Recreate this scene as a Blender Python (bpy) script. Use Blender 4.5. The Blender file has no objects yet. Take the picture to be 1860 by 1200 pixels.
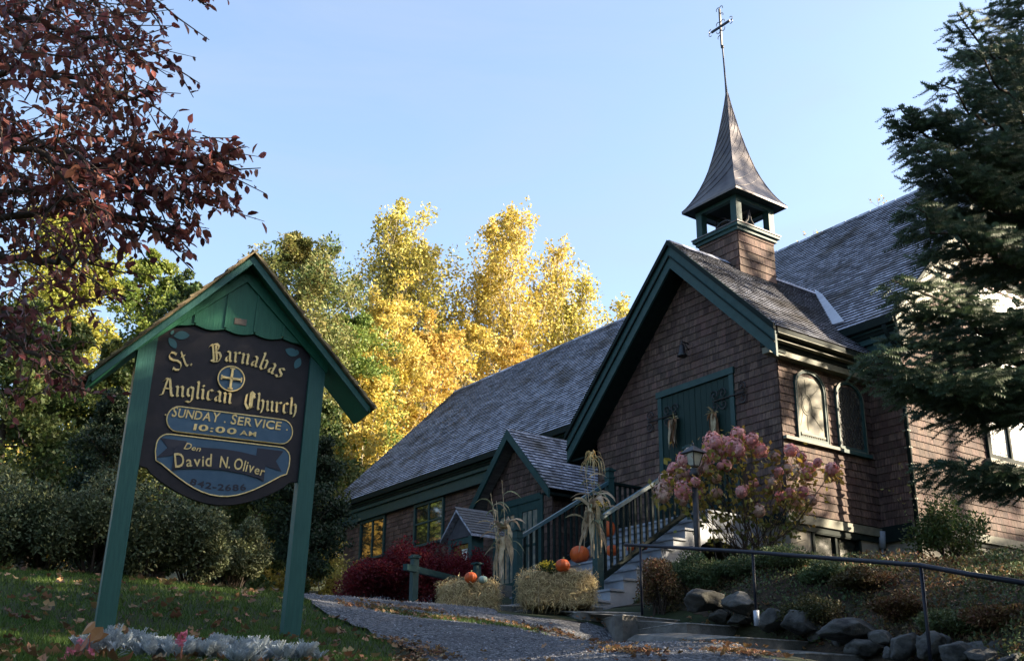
import bpy, bmesh, math, random
import numpy as np
from mathutils import Vector, Matrix

# ------------------------------------------------------------------ camera, sky, sun, exposure
S = bpy.context.scene
COL = S.collection
CAM = np.array([13.027, -15.497, -3.968])
PITCH, YAW, ROLL = 0.32896, 0.91410, -0.00149
FPX = 2039.33
PPX, PPY = 990.0, 660.0
_f = np.array([-math.sin(YAW)*math.cos(PITCH), math.cos(YAW)*math.cos(PITCH), math.sin(PITCH)])
_r = np.array([math.cos(YAW), math.sin(YAW), 0.0])
_u = np.cross(_r, _f)
_rr = math.cos(ROLL)*_r + math.sin(ROLL)*_u
_uu = -math.sin(ROLL)*_r + math.cos(ROLL)*_u
cd = bpy.data.cameras.new('camera'); cam = bpy.data.objects.new('camera', cd); COL.objects.link(cam)
cam.matrix_world = Matrix(((_rr[0], _uu[0], -_f[0], CAM[0]), (_rr[1], _uu[1], -_f[1], CAM[1]), (_rr[2], _uu[2], -_f[2], CAM[2]), (0, 0, 0, 1)))
cd.sensor_width = 36; cd.lens = 36*FPX/1860; cd.shift_x = -(PPX-930)/1860; cd.shift_y = (PPY-600)/1860
cd.clip_end = 2000; cd.clip_start = 0.1
S.camera = cam

SUN_AZ, SUN_EL = math.radians(53), math.radians(24)       # azimuth from +X towards +Y
SUNV = Vector((math.cos(SUN_AZ)*math.cos(SUN_EL), math.sin(SUN_AZ)*math.cos(SUN_EL), math.sin(SUN_EL)))
W = bpy.data.worlds.new('World'); S.world = W; W.use_nodes = True
nt = W.node_tree; bg = nt.nodes['Background']
sky = nt.nodes.new('ShaderNodeTexSky'); sky.sky_type = 'NISHITA'; sky.sun_disc = False
sky.sun_elevation = SUN_EL; sky.sun_rotation = math.radians(90)-SUN_AZ
sky.air_density = 1.0; sky.dust_density = 3.0; sky.ozone_density = 1.5; sky.altitude = 100
tc = nt.nodes.new('ShaderNodeTexCoord'); cm = nt.nodes.new('ShaderNodeMapping'); cm.inputs['Scale'].default_value = (1.6, 1.6, 6.0); cm.inputs['Rotation'].default_value = (.25, .1, .6)
cn = nt.nodes.new('ShaderNodeTexNoise'); cn.inputs['Scale'].default_value = 2.4; cn.inputs['Detail'].default_value = 7; cn.inputs['Roughness'].default_value = .6; cn.inputs['Distortion'].default_value = .6
cc = nt.nodes.new('ShaderNodeMapRange'); cc.inputs[1].default_value = .42; cc.inputs[2].default_value = .75; cc.inputs[3].default_value = .06; cc.inputs[4].default_value = .42
cx = nt.nodes.new('ShaderNodeMixRGB'); cx.inputs[2].default_value = (1.35, 1.62, 2.0, 1)     # thin high cloud
nt.links.new(tc.outputs['Generated'], cm.inputs[0]); nt.links.new(cm.outputs[0], cn.inputs['Vector']); nt.links.new(cn.outputs['Fac'], cc.inputs[0]); nt.links.new(cc.outputs[0], cx.inputs[0])
nt.links.new(sky.outputs[0], cx.inputs[1]); nt.links.new(cx.outputs[0], bg.inputs[0]); bg.inputs[1].default_value = 0.10
ld = bpy.data.lights.new('sun', 'SUN'); ld.energy = 5.0; ld.angle = math.radians(0.53); ld.color = (1.0, 0.84, 0.61)
lo = bpy.data.objects.new('sun', ld); COL.objects.link(lo); lo.rotation_euler = SUNV.to_track_quat('Z', 'Y').to_euler(); lo.location = (30, 40, 30)
S.view_settings.view_transform = 'Standard'; S.view_settings.look = 'None'; S.view_settings.gamma = 1
S.view_settings.exposure = 2.2
S.view_settings.use_curve_mapping = False
S.render.engine = 'CYCLES'
try: S.cycles.max_bounces = 6; S.cycles.transparent_max_bounces = 6
except Exception: pass

# ------------------------------------------------------------------ helpers
rng = np.random.default_rng(7)
random.seed(7)
def ray(px, py):
    return _rr*(px-PPX)/FPX - _uu*(py-PPY)/FPX + _f
def at(px, py, d):                                   # a point d metres in front of the camera plane
    return CAM + ray(px, py)*d
def on(axis, val, px, py):                           # where that sight line meets the plane axis = val
    r = ray(px, py); return CAM + r*(val-CAM[axis])/r[axis]
def depth(p): return float(np.dot(np.asarray(p)-CAM, _f))
def project(P):
    P = np.atleast_2d(P)-CAM; z = P@_f
    return PPX+FPX*(P@_rr)/z, PPY-FPX*(P@_uu)/z, z

class MB:
    def __init__(s): s.v = []; s.f = []
    def add(s, vs, fs):
        b = len(s.v); s.v += [tuple(map(float, v)) for v in vs]; s.f += [tuple(b+i for i in f) for f in fs]
    def box(s, lo, hi):
        x0, y0, z0 = lo; x1, y1, z1 = hi
        s.add([(x0,y0,z0),(x1,y0,z0),(x1,y1,z0),(x0,y1,z0),(x0,y0,z1),(x1,y0,z1),(x1,y1,z1),(x0,y1,z1)],
              [(0,3,2,1),(4,5,6,7),(0,1,5,4),(1,2,6,5),(2,3,7,6),(3,0,4,7)])
    def beam(s, a, b, w, h, up=(0,0,1)):            # box along a-b
        a = Vector(a); b = Vector(b); d = (b-a).normalized(); sd = d.cross(Vector(up)).normalized(); u = sd.cross(d)
        vs = [p+sd*x*w/2+u*y*h/2 for p in (a, b) for x, y in ((-1,-1),(1,-1),(1,1),(-1,1))]
        s.add(vs, [(0,3,2,1),(4,5,6,7),(0,1,5,4),(1,2,6,5),(2,3,7,6),(3,0,4,7)])
    def prism(s, poly, vec):                         # planar polygon extruded along vec
        n = len(poly); p = [Vector(q) for q in poly]; v = Vector(vec)
        s.add(p+[q+v for q in p], [tuple(range(n))[::-1], tuple(range(n, 2*n))]+[(i,(i+1)%n,n+(i+1)%n,n+i) for i in range(n)])
    def tube(s, pts, rad, n=6, cap=True):
        P = [Vector(p) for p in pts]; k = len(P)
        R = rad if hasattr(rad, '__len__') else [rad]*k
        prev = None; vs = []
        for i, p in enumerate(P):
            d = (P[min(i+1,k-1)]-P[max(i-1,0)]).normalized()
            if prev is None: a = d.orthogonal().normalized()
            else:
                a = prev-d*prev.dot(d); a = a.normalized() if a.length > 1e-6 else d.orthogonal().normalized()
            prev = a; b = d.cross(a)
            for j in range(n):
                t = 2*math.pi*j/n; vs.append(p+(a*math.cos(t)+b*math.sin(t))*R[i])
        fs = [(i*n+j, i*n+(j+1)%n, (i+1)*n+(j+1)%n, (i+1)*n+j) for i in range(k-1) for j in range(n)]
        if cap: fs += [tuple(range(n))[::-1], tuple((k-1)*n+j for j in range(n))]
        s.add(vs, fs)
    def lathe(s, prof, c, n=12, sq=0):               # (r, z) profile around c
        vs = []
        for r, z in prof:
            for j in range(n):
                t = 2*math.pi*(j+.5)/n; vs.append((c[0]+r*math.cos(t), c[1]+r*math.sin(t), c[2]+z))
        k = len(prof)
        s.add(vs, [(i*n+j, i*n+(j+1)%n, (i+1)*n+(j+1)%n, (i+1)*n+j) for i in range(k-1) for j in range(n)]+[tuple(range(n))[::-1], tuple((k-1)*n+j for j in range(n))])
    def mesh(s, name, mat, smooth=False):
        m = bpy.data.meshes.new(name); m.from_pydata(s.v, [], s.f); m.materials.append(mat)
        if smooth: m.polygons.foreach_set('use_smooth', [True]*len(m.polygons))
        return m

def npmesh(name, V, F, mat, smooth=False):           # F: (M,k) array
    m = bpy.data.meshes.new(name); V = np.asarray(V, dtype=np.float32); F = np.asarray(F, dtype=np.int32)
    m.vertices.add(len(V)); m.vertices.foreach_set('co', V.ravel())
    k = F.shape[1]; m.loops.add(F.size); m.loops.foreach_set('vertex_index', F.ravel())
    m.polygons.add(len(F)); m.polygons.foreach_set('loop_start', np.arange(0, F.size, k, dtype=np.int32))
    m.materials.append(mat); m.update(calc_edges=True)
    if smooth: m.polygons.foreach_set('use_smooth', np.ones(len(F), dtype=bool))
    return m
WL = {}
def thing(name, label, cat, loc, group=None):
    o = bpy.data.objects.new(name, None); COL.objects.link(o); o.location = loc; WL[o.name] = Vector(loc)
    o.empty_display_size = .2; o['label'] = label; o['category'] = cat
    if group: o['group'] = group
    return o
def part(geo, name, mat, parent, smooth=False, label=None, stuff=False):   # geometry given in world coordinates
    m = geo.mesh(name, mat, smooth) if isinstance(geo, MB) else geo
    o = bpy.data.objects.new(name, m); COL.objects.link(o); o.parent = parent
    o.location = -WL[parent.name]; WL[o.name] = Vector((0, 0, 0))
    if label: o['label'] = label
    if stuff: o['kind'] = 'stuff'
    return o
def lpart(geo, name, mat, parent, smooth=False, label=None):               # geometry in the parent's own coordinates
    m = geo.mesh(name, mat, smooth) if isinstance(geo, MB) else geo
    o = bpy.data.objects.new(name, m); COL.objects.link(o); o.parent = parent; WL[o.name] = WL[parent.name].copy()
    if label: o['label'] = label
    return o
def solo(geo, name, mat, label=None, cat=None, group=None, kind=None, smooth=False):
    m = geo.mesh(name, mat, smooth) if isinstance(geo, MB) else geo
    o = bpy.data.objects.new(name, m); COL.objects.link(o); WL[o.name] = Vector((0, 0, 0))
    if label: o['label'] = label
    if cat: o['category'] = cat
    if group: o['group'] = group
    if kind: o['kind'] = kind
    return o

# ------------------------------------------------------------------ materials
def pmat(name, c1, c2=None, scale=6, stretch=(1,1,1), rough=.75, bump=.0, bscale=None, rnd=0, hue=0, transl=0, metal=0, spec=.3, contrast=(.35,.65), coat=0, detail=4, c3=None):
    m = bpy.data.materials.new(name); m.use_nodes = True; t = m.node_tree; N = t.nodes; L = t.links
    b = N['Principled BSDF']; b.inputs['Roughness'].default_value = rough; b.inputs['Metallic'].default_value = metal
    b.inputs['Specular IOR Level'].default_value = spec; b.inputs['Coat Weight'].default_value = coat
    g = N.new('ShaderNodeNewGeometry'); mp = N.new('ShaderNodeMapping'); mp.inputs['Scale'].default_value = stretch
    L.new(g.outputs['Position'], mp.inputs[0])
    nz = N.new('ShaderNodeTexNoise'); nz.inputs['Scale'].default_value = scale; nz.inputs['Detail'].default_value = detail; nz.inputs['Roughness'].default_value = .6
    L.new(mp.outputs[0], nz.inputs['Vector'])
    cr = N.new('ShaderNodeValToRGB'); e = cr.color_ramp.elements
    e[0].position, e[1].position = contrast; e[0].color = (*c1, 1); e[1].color = (*(c2 or c1), 1)
    L.new(nz.outputs['Fac'], cr.inputs[0]); out = cr.outputs[0]
    if c3:                                            # large-scale second tone (weather, patches)
        n2 = N.new('ShaderNodeTexNoise'); n2.inputs['Scale'].default_value = .9; n2.inputs['Detail'].default_value = 5; L.new(g.outputs['Position'], n2.inputs['Vector'])
        r2 = N.new('ShaderNodeValToRGB'); r2.color_ramp.elements[0].position = .5; r2.color_ramp.elements[1].position = .68
        L.new(n2.outputs['Fac'], r2.inputs[0]); mx = N.new('ShaderNodeMixRGB'); L.new(r2.outputs[0], mx.inputs[0]); L.new(out, mx.inputs[1]); mx.inputs[2].default_value = (*c3, 1); out = mx.outputs[0]
    if rnd or hue:
        oi = N.new('ShaderNodeObjectInfo'); ad = N.new('ShaderNodeMath'); ad.operation = 'ADD'; L.new(g.outputs['Random Per Island'], ad.inputs[0]); L.new(oi.outputs['Random'], ad.inputs[1])
        fr = N.new('ShaderNodeMath'); fr.operation = 'FRACT'; L.new(ad.outputs[0], fr.inputs[0])
        hs = N.new('ShaderNodeHueSaturation'); L.new(out, hs.inputs['Color'])
        ma = N.new('ShaderNodeMapRange'); ma.inputs[3].default_value = 1-rnd; ma.inputs[4].default_value = 1+rnd; L.new(fr.outputs[0], ma.inputs[0]); L.new(ma.outputs[0], hs.inputs['Value'])
        if hue:
            m2 = N.new('ShaderNodeMath'); m2.operation = 'MULTIPLY'; m2.inputs[1].default_value = 7.31; L.new(fr.outputs[0], m2.inputs[0])
            f2 = N.new('ShaderNodeMath'); f2.operation = 'FRACT'; L.new(m2.outputs[0], f2.inputs[0])
            mh = N.new('ShaderNodeMapRange'); mh.inputs[3].default_value = .5-hue; mh.inputs[4].default_value = .5+hue; L.new(f2.outputs[0], mh.inputs[0]); L.new(mh.outputs[0], hs.inputs['Hue'])
        out = hs.outputs[0]
    L.new(out, b.inputs['Base Color'])
    if bump:
        bp = N.new('ShaderNodeBump'); bp.inputs['Strength'].default_value = bump; bp.inputs['Distance'].default_value = .02
        if bscale:
            n3 = N.new('ShaderNodeTexNoise'); n3.inputs['Scale'].default_value = bscale; n3.inputs['Detail'].default_value = 5; L.new(mp.outputs[0], n3.inputs['Vector']); L.new(n3.outputs['Fac'], bp.inputs['Height'])
        else: L.new(nz.outputs['Fac'], bp.inputs['Height'])
        L.new(bp.outputs[0], b.inputs['Normal'])
    if transl:
        tr = N.new('ShaderNodeBsdfTranslucent'); L.new(out, tr.inputs[0]); mx = N.new('ShaderNodeMixShader'); mx.inputs[0].default_value = transl
        L.new(b.outputs[0], mx.inputs[1]); L.new(tr.outputs[0], mx.inputs[2]); L.new(mx.outputs[0], N['Material Output'].inputs[0])
    return m

M = {}
M['wall'] = pmat('stained_cedar_shingle', (.043,.027,.026), (.118,.074,.058), 7, (5,5,.55), .8, .35, rnd=.38, hue=.012, c3=(.072,.040,.035))
M['wallend'] = pmat('shingle_butt_end', (.010,.006,.006), (.02,.012,.011), 9, rough=.9)
M['roofend'] = pmat('roof_butt_end', (.010,.010,.012), (.022,.022,.026), 9, rough=.9)
M['wallback'] = pmat('wall_sheathing', (.02,.014,.012), rough=.9)
M['roof'] = pmat('weathered_roof_shingle', (.15,.16,.20), (.42,.44,.53), 5, (3,3,3), .85, .3, rnd=.5, c3=(.12,.112,.11))
M['roofback'] = pmat('roof_felt', (.016,.015,.015), rough=.95)
M['roofplain'] = pmat('plain_roof', (.09,.085,.085), (.15,.145,.15), 4, (1,1,6), .9, .3)
M['green'] = pmat('green_paint', (.015,.045,.046), (.022,.058,.059), 9, (1,1,1), .55, .08, spec=.2)
M['doorgreen'] = pmat('door_green_paint', (.008,.024,.022), (.011,.031,.028), 9, (6,6,.6), .6, .08, spec=.15)
M['signgreen'] = pmat('sign_green_paint', (.012,.095,.055), (.018,.12,.07), 12, (5,5,.5), .5, .15, spec=.3)
M['postgreen'] = pmat('sign_post_paint', (.014,.074,.064), (.021,.094,.08), 10, (6,6,.5), .5, .15, spec=.3)
M['darkgreen'] = pmat('dark_green_paint', (.005,.011,.011), (.008,.016,.015), 8, rough=.65, spec=.1)
M['suntrim'] = pmat('sunlit_green_trim', (.09,.095,.07), (.155,.15,.115), 6, (1,1,1), .6, .1)  # the green trim in a paler colour that stands for sun on it
M['rail'] = pmat('blue_green_rail_paint', (.02,.07,.095), (.028,.09,.115), 14, rough=.38, spec=.5)
M['stair'] = pmat('grey_white_step_paint', (.20,.225,.265), (.27,.295,.34), 5, rough=.55, bump=.06, c3=(.18,.20,.23))
M['concrete'] = pmat('foundation_render', (.18,.168,.145), (.27,.25,.21), 3, rough=.9, bump=.25, bscale=30, c3=(.20,.185,.155))
M['stepconc'] = pmat('weathered_step_concrete', (.085,.082,.076), (.18,.175,.16), 5, rough=.92, bump=.6, bscale=40, c3=(.055,.055,.045))
M['asphalt'] = pmat('worn_asphalt', (.022,.025,.032), (.27,.275,.29), 30, rough=.85, bump=1.0, bscale=70, contrast=(.42,.74), c3=(.055,.055,.062))
M['soil'] = pmat('leafy_soil', (.018,.014,.010), (.055,.038,.022), 18, rough=.95, bump=.8, c3=(.03,.035,.014))
M['copper'] = pmat('weathered_copper', (.055,.05,.058), (.12,.11,.115), 3, (1,1,.6), .48, .15, metal=.35, c3=(.13,.11,.10))
M['iron'] = pmat('black_iron', (.012,.012,.015), (.03,.03,.035), 20, rough=.45, metal=.3, spec=.5)
M['railpipe'] = pmat('blue_black_pipe_paint', (.006,.008,.017), (.010,.013,.024), 8, rough=.45, spec=.25)
M['zinc'] = pmat('zinc_sheet', (.40,.43,.50), (.50,.53,.60), 4, rough=.5, metal=.2)
M['board'] = pmat('black_sign_board', (.008,.006,.009), (.013,.010,.014), 14, rough=.55, spec=.3)
M['signblue'] = pmat('sign_blue_panel', (.035,.085,.14), (.048,.10,.16), 10, rough=.5)
M['gold'] = pmat('gold_leaf', (.60,.42,.14), (.78,.60,.27), 40, rough=.45, metal=.12, spec=.5, rnd=.12)
M['ribbon'] = pmat('dark_ribbon_paint', (.022,.024,.038), rough=.55)
M['leafpaint'] = pmat('painted_leaf_emblem', (.04,.13,.15), rough=.5)
M['plate'] = pmat('faded_plate', (.12,.09,.07), (.16,.13,.10), 60, rough=.6)
M['bark'] = pmat('dark_bark', (.035,.026,.02), (.08,.06,.048), 12, (3,3,.6), .9, .6)
M['palebark'] = pmat('pale_poplar_bark', (.22,.19,.15), (.42,.38,.31), 3, (1,1,.5), .85, .2)
M['rock'] = pmat('grey_field_stone', (.032,.033,.035), (.125,.125,.12), 6, rough=.9, bump=1.0, bscale=22, rnd=.25, c3=(.04,.04,.034))
M['pumpkin'] = pmat('pumpkin_skin', (.45,.07,.012), (.55,.10,.018), 5, rough=.45, bump=.05, rnd=.06)
M['gourd'] = pmat('pale_green_gourd', (.20,.30,.24), (.35,.42,.34), 14, rough=.5)
M['stalk'] = pmat('pumpkin_stem', (.10,.09,.04), (.18,.16,.08), 10, rough=.8)
M['straw'] = pmat('straw', (.38,.28,.13), (.62,.50,.27), 18, rough=.8, rnd=.4, hue=.012, transl=.15)
M['strawcore'] = pmat('straw_core', (.16,.115,.055), (.30,.22,.11), 25, rough=.95, bump=.9)
M['husk'] = pmat('dry_corn_husk', (.32,.25,.16), (.50,.41,.28), 12, rough=.8, rnd=.3, hue=.02, transl=.25)
M['huskgreen'] = pmat('greenish_corn_leaf', (.14,.16,.09), (.24,.25,.15), 12, rough=.75, rnd=.3, transl=.2)
M['raffia'] = pmat('orange_brown_husk', (.16,.075,.035), (.27,.14,.07), 15, rough=.8, rnd=.3, transl=.2)
M['paper'] = pmat('paper_notice', (.55,.56,.5), rough=.8)
M['lampglass'] = pmat('frosted_lantern_glass', (.30,.31,.27), (.38,.38,.33), 8, rough=.3)
M['jack'] = pmat('orange_lantern', (.85,.16,.03), rough=.5)
def glassmat(name, c1, c2, rough=.06, scale=3, mixf=.5, cells=0):
    m = pmat(name, c1, c2, scale, rough=rough, spec=1.0, coat=.6, contrast=(.3,.7))
    m.node_tree.nodes['Principled BSDF'].inputs['Coat Roughness'].default_value = .03
    return m
M['glass'] = glassmat('dark_window_glass', (.012,.014,.013), (.02,.022,.02), .05)
M['doorglass'] = glassmat('porch_door_glass', (.10,.11,.12), (.30,.29,.22), .05, 5)  # bright reflections in the panes are put into the base colour
M['cream'] = pmat('sun_cream_stained_glass', (.03,.03,.022), (.26,.235,.16), 2.6, rough=.45, spec=.12, contrast=(.38,.66))  # cream tone puts the sun's reflection into the glass colour
M['glarewhite'] = glassmat('glare_white_glazing', (.40,.41,.40), (.6,.6,.58), .2, 2)  # white base colour stands for sun glare on the glass
M['darkglass'] = glassmat('dark_leaded_glass', (.02,.022,.02), (.07,.07,.06), .08, 9)
# foliage: (colour a, colour b, random value, random hue, translucency)
def leafm(name, a, b, rnd=.35, hue=.02, tr=.35, rough=.55, scale=.7): return pmat(name, a, b, scale, rough=rough, rnd=rnd, hue=hue, transl=tr, spec=.25, detail=2)
M['yellow'] = leafm('yellow_poplar_leaf', (.42,.32,.055), (.56,.46,.13), .35, .012, .35)
M['yellow2'] = leafm('yellow_green_leaf', (.34,.30,.05), (.52,.46,.13), .35, .015, .35)
M['orangey'] = leafm('orange_yellow_leaf', (.42,.28,.055), (.54,.40,.12), .35, .015, .35)
M['cedar'] = leafm('autumn_cedar_leaf', (.09,.13,.04), (.21,.19,.06), .4, .03, .3)
M['ltgreen'] = leafm('light_green_leaf', (.20,.23,.04), (.32,.30,.06), .35, .02, .4)
M['midgreen'] = leafm('mid_green_leaf', (.045,.075,.022), (.10,.12,.035), .4, .03, .3)
M['yew'] = leafm('dull_yew_leaf', (.058,.080,.036), (.11,.125,.06), .45, .02, .15)
M['dkconifer'] = leafm('dark_conifer_leaf', (.018,.036,.018), (.034,.05,.024), .4, .02, .15)
M['spruce'] = leafm('blue_green_spruce_needle', (.040,.074,.046), (.085,.12,.062), .35, .015, .1)
M['plum'] = leafm('purple_plum_leaf', (.105,.034,.036), (.25,.095,.075), .5, .02, .28, .38, 1.5)
M['redbush'] = leafm('burning_bush_leaf', (.075,.006,.010), (.13,.010,.015), .4, .015, .35)
M['grass'] = leafm('grass_blade', (.045,.095,.014), (.08,.125,.024), .4, .02, .3)
M['dead'] = leafm('fallen_leaf', (.17,.085,.04), (.34,.21,.11), .45, .025, .2)
M['brownherb'] = leafm('brownish_ground_cover', (.065,.07,.028), (.15,.085,.04), .5, .04, .2)
M['pink'] = pmat('pink_hydrangea_petal', (.74,.30,.30), (.82,.50,.47), 9, rough=.7, rnd=.25, hue=.012, transl=.3)
M['peach'] = pmat('fading_peach_petal', (.60,.34,.28), (.68,.50,.40), 9, rough=.7, rnd=.28, hue=.015, transl=.3)
M['whitepet'] = pmat('pale_cream_petal', (.48,.36,.30), (.58,.50,.42), 9, rough=.7, rnd=.22, hue=.02, transl=.3)
M['hydleaf'] = leafm('hydrangea_leaf', (.09,.11,.03), (.40,.27,.05), .4, .03, .35)
M['dusty'] = pmat('silver_white_leaf', (.30,.35,.38), (.44,.49,.52), 8, rough=.8, rnd=.2, transl=.2)
M['begonia'] = pmat('bright_pink_petal', (.60,.13,.2), (.7,.26,.33), 12, rough=.6, rnd=.2, transl=.3)
M['begleaf'] = leafm('bronze_begonia_leaf', (.32,.12,.07), (.42,.22,.12), .3, .03, .3)
M['mum'] = leafm('yellow_mum_petal', (.62,.48,.04), (.7,.58,.07), .2, .01, .3)
M['redberry'] = leafm('dark_red_flower', (.28,.012,.012), (.4,.02,.02), .3, .01, .2)
M['cedarshake'] = pmat('cedar_shake', (.10,.075,.045), (.27,.21,.12), 10, (1,1,1), .9, .5, rnd=.45, c3=(.06,.06,.035))
M['glassamber'] = glassmat('notice_box_glass', (.03,.025,.012), (.30,.17,.04), .1, 6)
M['zinc2'] = pmat('grey_gable_paint', (.03,.03,.042), (.05,.05,.06), 8, rough=.7)
M['cedar2'] = leafm('green_cedar_leaf', (.10,.16,.035), (.19,.23,.05), .35, .02, .3)
M['ltgreen2'] = leafm('fresh_green_leaf', (.10,.15,.03), (.20,.24,.05), .35, .02, .35)
M['juniper'] = leafm('juniper_leaf', (.055,.09,.035), (.115,.14,.06), .4, .03, .2)
M['farwood'] = leafm('far_wood_leaf', (.12,.12,.03), (.34,.23,.05), .3, .04, .3, scale=.06)
M['twig'] = pmat('thin_grey_twigs', (.16,.14,.13), (.22,.19,.17), 5, rough=.9)
M['gravel'] = pmat('loose_gravel', (.05,.052,.06), (.24,.24,.26), 9, rough=.9, rnd=.5)
M['wornedge'] = pmat('chipped_concrete_edge', (.16,.155,.145), (.36,.35,.33), 12, rough=.9, bump=.5)
# ------------------------------------------------------------------ the ground
def _cp():
    P = [(3.05,-12.5,-3.05),(3.97,-11.3,-3.1),(5.86,-12.97,-3.46),(5.0,-9.85,-3.28),(4.29,-10.77,-3.27),(2.97,-8.42,-2.82),(-1.86,-8.19,-2.06),
         (.85,-7.11,-2.34),(.28,-6.24,-2.2),(-.06,-10.97,-2.17),(-.04,-12.64,-2.25),(-4.67,-6.03,-1.62),(-1.46,-6.79,-2.06),(1.2,-5.4,-2.42),
         (-.6,-4.0,-1.98),(-3.3,-4.0,-1.80),(-3.6,-1.5,-1.35),(-.6,-1.0,-1.45),(-8,0,-.62),(-21.8,2.5,.6),(-15,2.4,.0),(-12,-3,-.6),(-5.26,-5.99,-1.52),
         (2.3,-5.1,-2.95),(3.6,-5.3,-3.25),(5.2,-5.7,-3.55),(7.0,-6.4,-3.85),(3.2,-4.2,-2.42),(5.2,-4.5,-2.75),(7.2,-5.2,-3.0),(6.4,-7.6,-3.3),(8.0,-6.8,-3.4),(4.4,-6.8,-3.12),(9.5,-9,-3.75),(7.7,-13.9,-3.75),(8.3,-13.2,-3.78),(11,-15,-4.8),(13,-15.5,-5.55),
         (0,.6,-1.25),(.8,2.6,-1.15),(.8,5.3,-.92),(1,10,-.8),(2.9,-3.9,-1.95),(4.2,-3.2,-2.0),(2,-2,-1.5),(4,-.6,-1.5),(5.2,-2.4,-1.95),(7.4,-4.3,-2.6),(7.5,-1,-1.8),(10,-4,-2.9),(10,2,-1.2),
         (20,-20,-6.2),(13,-25,-5.6),(5,-22,-3.8),(-5,-20,-2.5),(-15,-14,-.9),(-12,-8,-.9),(25,0,-3.5),(30,20,-1),(10,15,-.5),(-5,15,.6),(-22,12,1.9),(-30,0,1.9),(-40,-8,2.5),(-26,-14,.4),(-37,14,4.4),(-50,25,7.5),(-60,5,6.5),(-30,30,5.5),(0,40,3),(-30,-40,-1),
         (-90,60,16),(-110,0,14),(-60,90,14),(0,120,9),(60,60,1),(60,-40,-7),(0,-80,-6),(-80,-70,2)]
    return np.array(P, float)
CP = _cp()
def _tps():
    X = CP[:, :2]; n = len(X); d = np.linalg.norm(X[:,None]-X[None], axis=2)
    K = np.where(d > 0, d*d*np.log(d+1e-9), 0)+np.eye(n)*.02
    A = np.zeros((n+3, n+3)); A[:n,:n] = K; A[:n,n] = 1; A[:n,n+1:] = X; A[n,:n] = 1; A[n+1:,:n] = X.T
    return np.linalg.solve(A, np.r_[CP[:,2], 0, 0, 0])
TW = _tps()
def hz(x, y):
    x = np.asarray(x, float); y = np.asarray(y, float); sh = x.shape
    Q = np.stack([x.ravel(), y.ravel()], 1); out = np.zeros(len(Q))
    for i in range(0, len(Q), 4000):
        q = Q[i:i+4000]; d = np.linalg.norm(q[:,None]-CP[None,:,:2], axis=2)
        out[i:i+4000] = np.where(d > 0, d*d*np.log(d+1e-9), 0)@TW[:len(CP)]+TW[len(CP)]+q@TW[len(CP)+1:]
    out += .02*np.sin(Q[:,0]*2.1+Q[:,1]*1.3)+.012*np.sin(Q[:,0]*4.7-Q[:,1]*3.9)
    return out.reshape(sh) if sh else float(out[0])
def hz1(x, y): return float(hz(np.array([x]), np.array([y]))[0])
def ground_at(px, py, t0=4, t1=60):
    r = ray(px, py); ts = np.arange(t0, t1, .05); P = CAM[None]+r[None]*ts[:,None]; h = hz(P[:,0], P[:,1])
    k = np.where(P[:,2] < h)[0]
    i = k[0] if len(k) else len(ts)-1
    return np.array([P[i,0], P[i,1], h[i]])
def gp(px, py, d):                                    # ground point straight below a sight point
    p = at(px, py, d); return np.array([p[0], p[1], hz1(p[0], p[1])])
def grid_axis(lo, dlo, dhi, hi, step, grow=1.25):
    a = list(np.arange(dlo, dhi, step)); s = step
    x = dhi
    while x < hi: a.append(x); s *= grow; x += s
    a.append(hi); s = step; x = dlo-step; b = []
    while x > lo: b.append(x); s *= grow; x -= s
    b.append(lo); return np.array(b[::-1]+a)
gx = grid_axis(-700, -14, 14, 400, .25); gy = grid_axis(-400, -16, 4, 700, .25)
GX, GY = np.meshgrid(gx, gy); far = np.maximum(0, np.hypot(GX, GY)-150)
cx_ = np.clip(GX, -110, 70); cy_ = np.clip(GY, -80, 110)
GZ = hz(cx_, cy_)
V = np.stack([GX.ravel(), GY.ravel(), GZ.ravel()], 1); nx, ny = len(gx), len(gy)
ii, jj = np.meshgrid(np.arange(nx-1), np.arange(ny-1)); b0 = (jj*nx+ii).ravel()
F = np.stack([b0, b0+1, b0+nx+1, b0+nx], 1)
M['lawn'] = pmat('lawn_ground', (.012,.02,.007), (.022,.034,.010), 9, rough=.95, bump=.6, c3=(.03,.027,.012))
solo(npmesh('ground', V, F, M['lawn'], True), 'ground', None, kind='structure')

# asphalt path: a sheet over the ground between two edge lines
def sheet(L, R, n, m, dz, name, mat):
    L = np.array(L, float); R = np.array(R, float)
    def res(A, k):
        s = np.r_[0, np.cumsum(np.linalg.norm(np.diff(A[:,:2], axis=0), axis=1))]; t = np.linspace(0, s[-1], k)
        return np.stack([np.interp(t, s, A[:,0]), np.interp(t, s, A[:,1])], 1)
    A = res(L, n); B = res(R, n); w = np.linspace(0, 1, m)
    P = A[:,None]*(1-w)[None,:,None]+B[:,None]*w[None,:,None]
    P[:,0] += rng.normal(0, .03, (n,2)); P[:,-1] += rng.normal(0, .03, (n,2))
    Z = hz(P[...,0], P[...,1])+dz
    V = np.concatenate([P, Z[...,None]], 2).reshape(-1, 3)
    i, j = np.meshgrid(np.arange(n-1), np.arange(m-1), indexing='ij'); b = (i*m+j).ravel()
    return solo(npmesh(name, V, np.stack([b, b+1, b+m+1, b+m], 1), mat, True), name, None, kind='structure'), P
pl = [ground_at(*q) for q in ((830,1225),(760,1196),(690,1163),(625,1133),(575,1105))]
pr = [ground_at(*q) for q in ((1500,1225),(1385,1200),(1240,1166),(1060,1133),(900,1122))]
pl = [(6.9,-12.0,0)]+[tuple(p) for p in pl]+[(-7.5,-7.2,0),(-11,-3.0,0),(-20,.2,0)]
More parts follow.
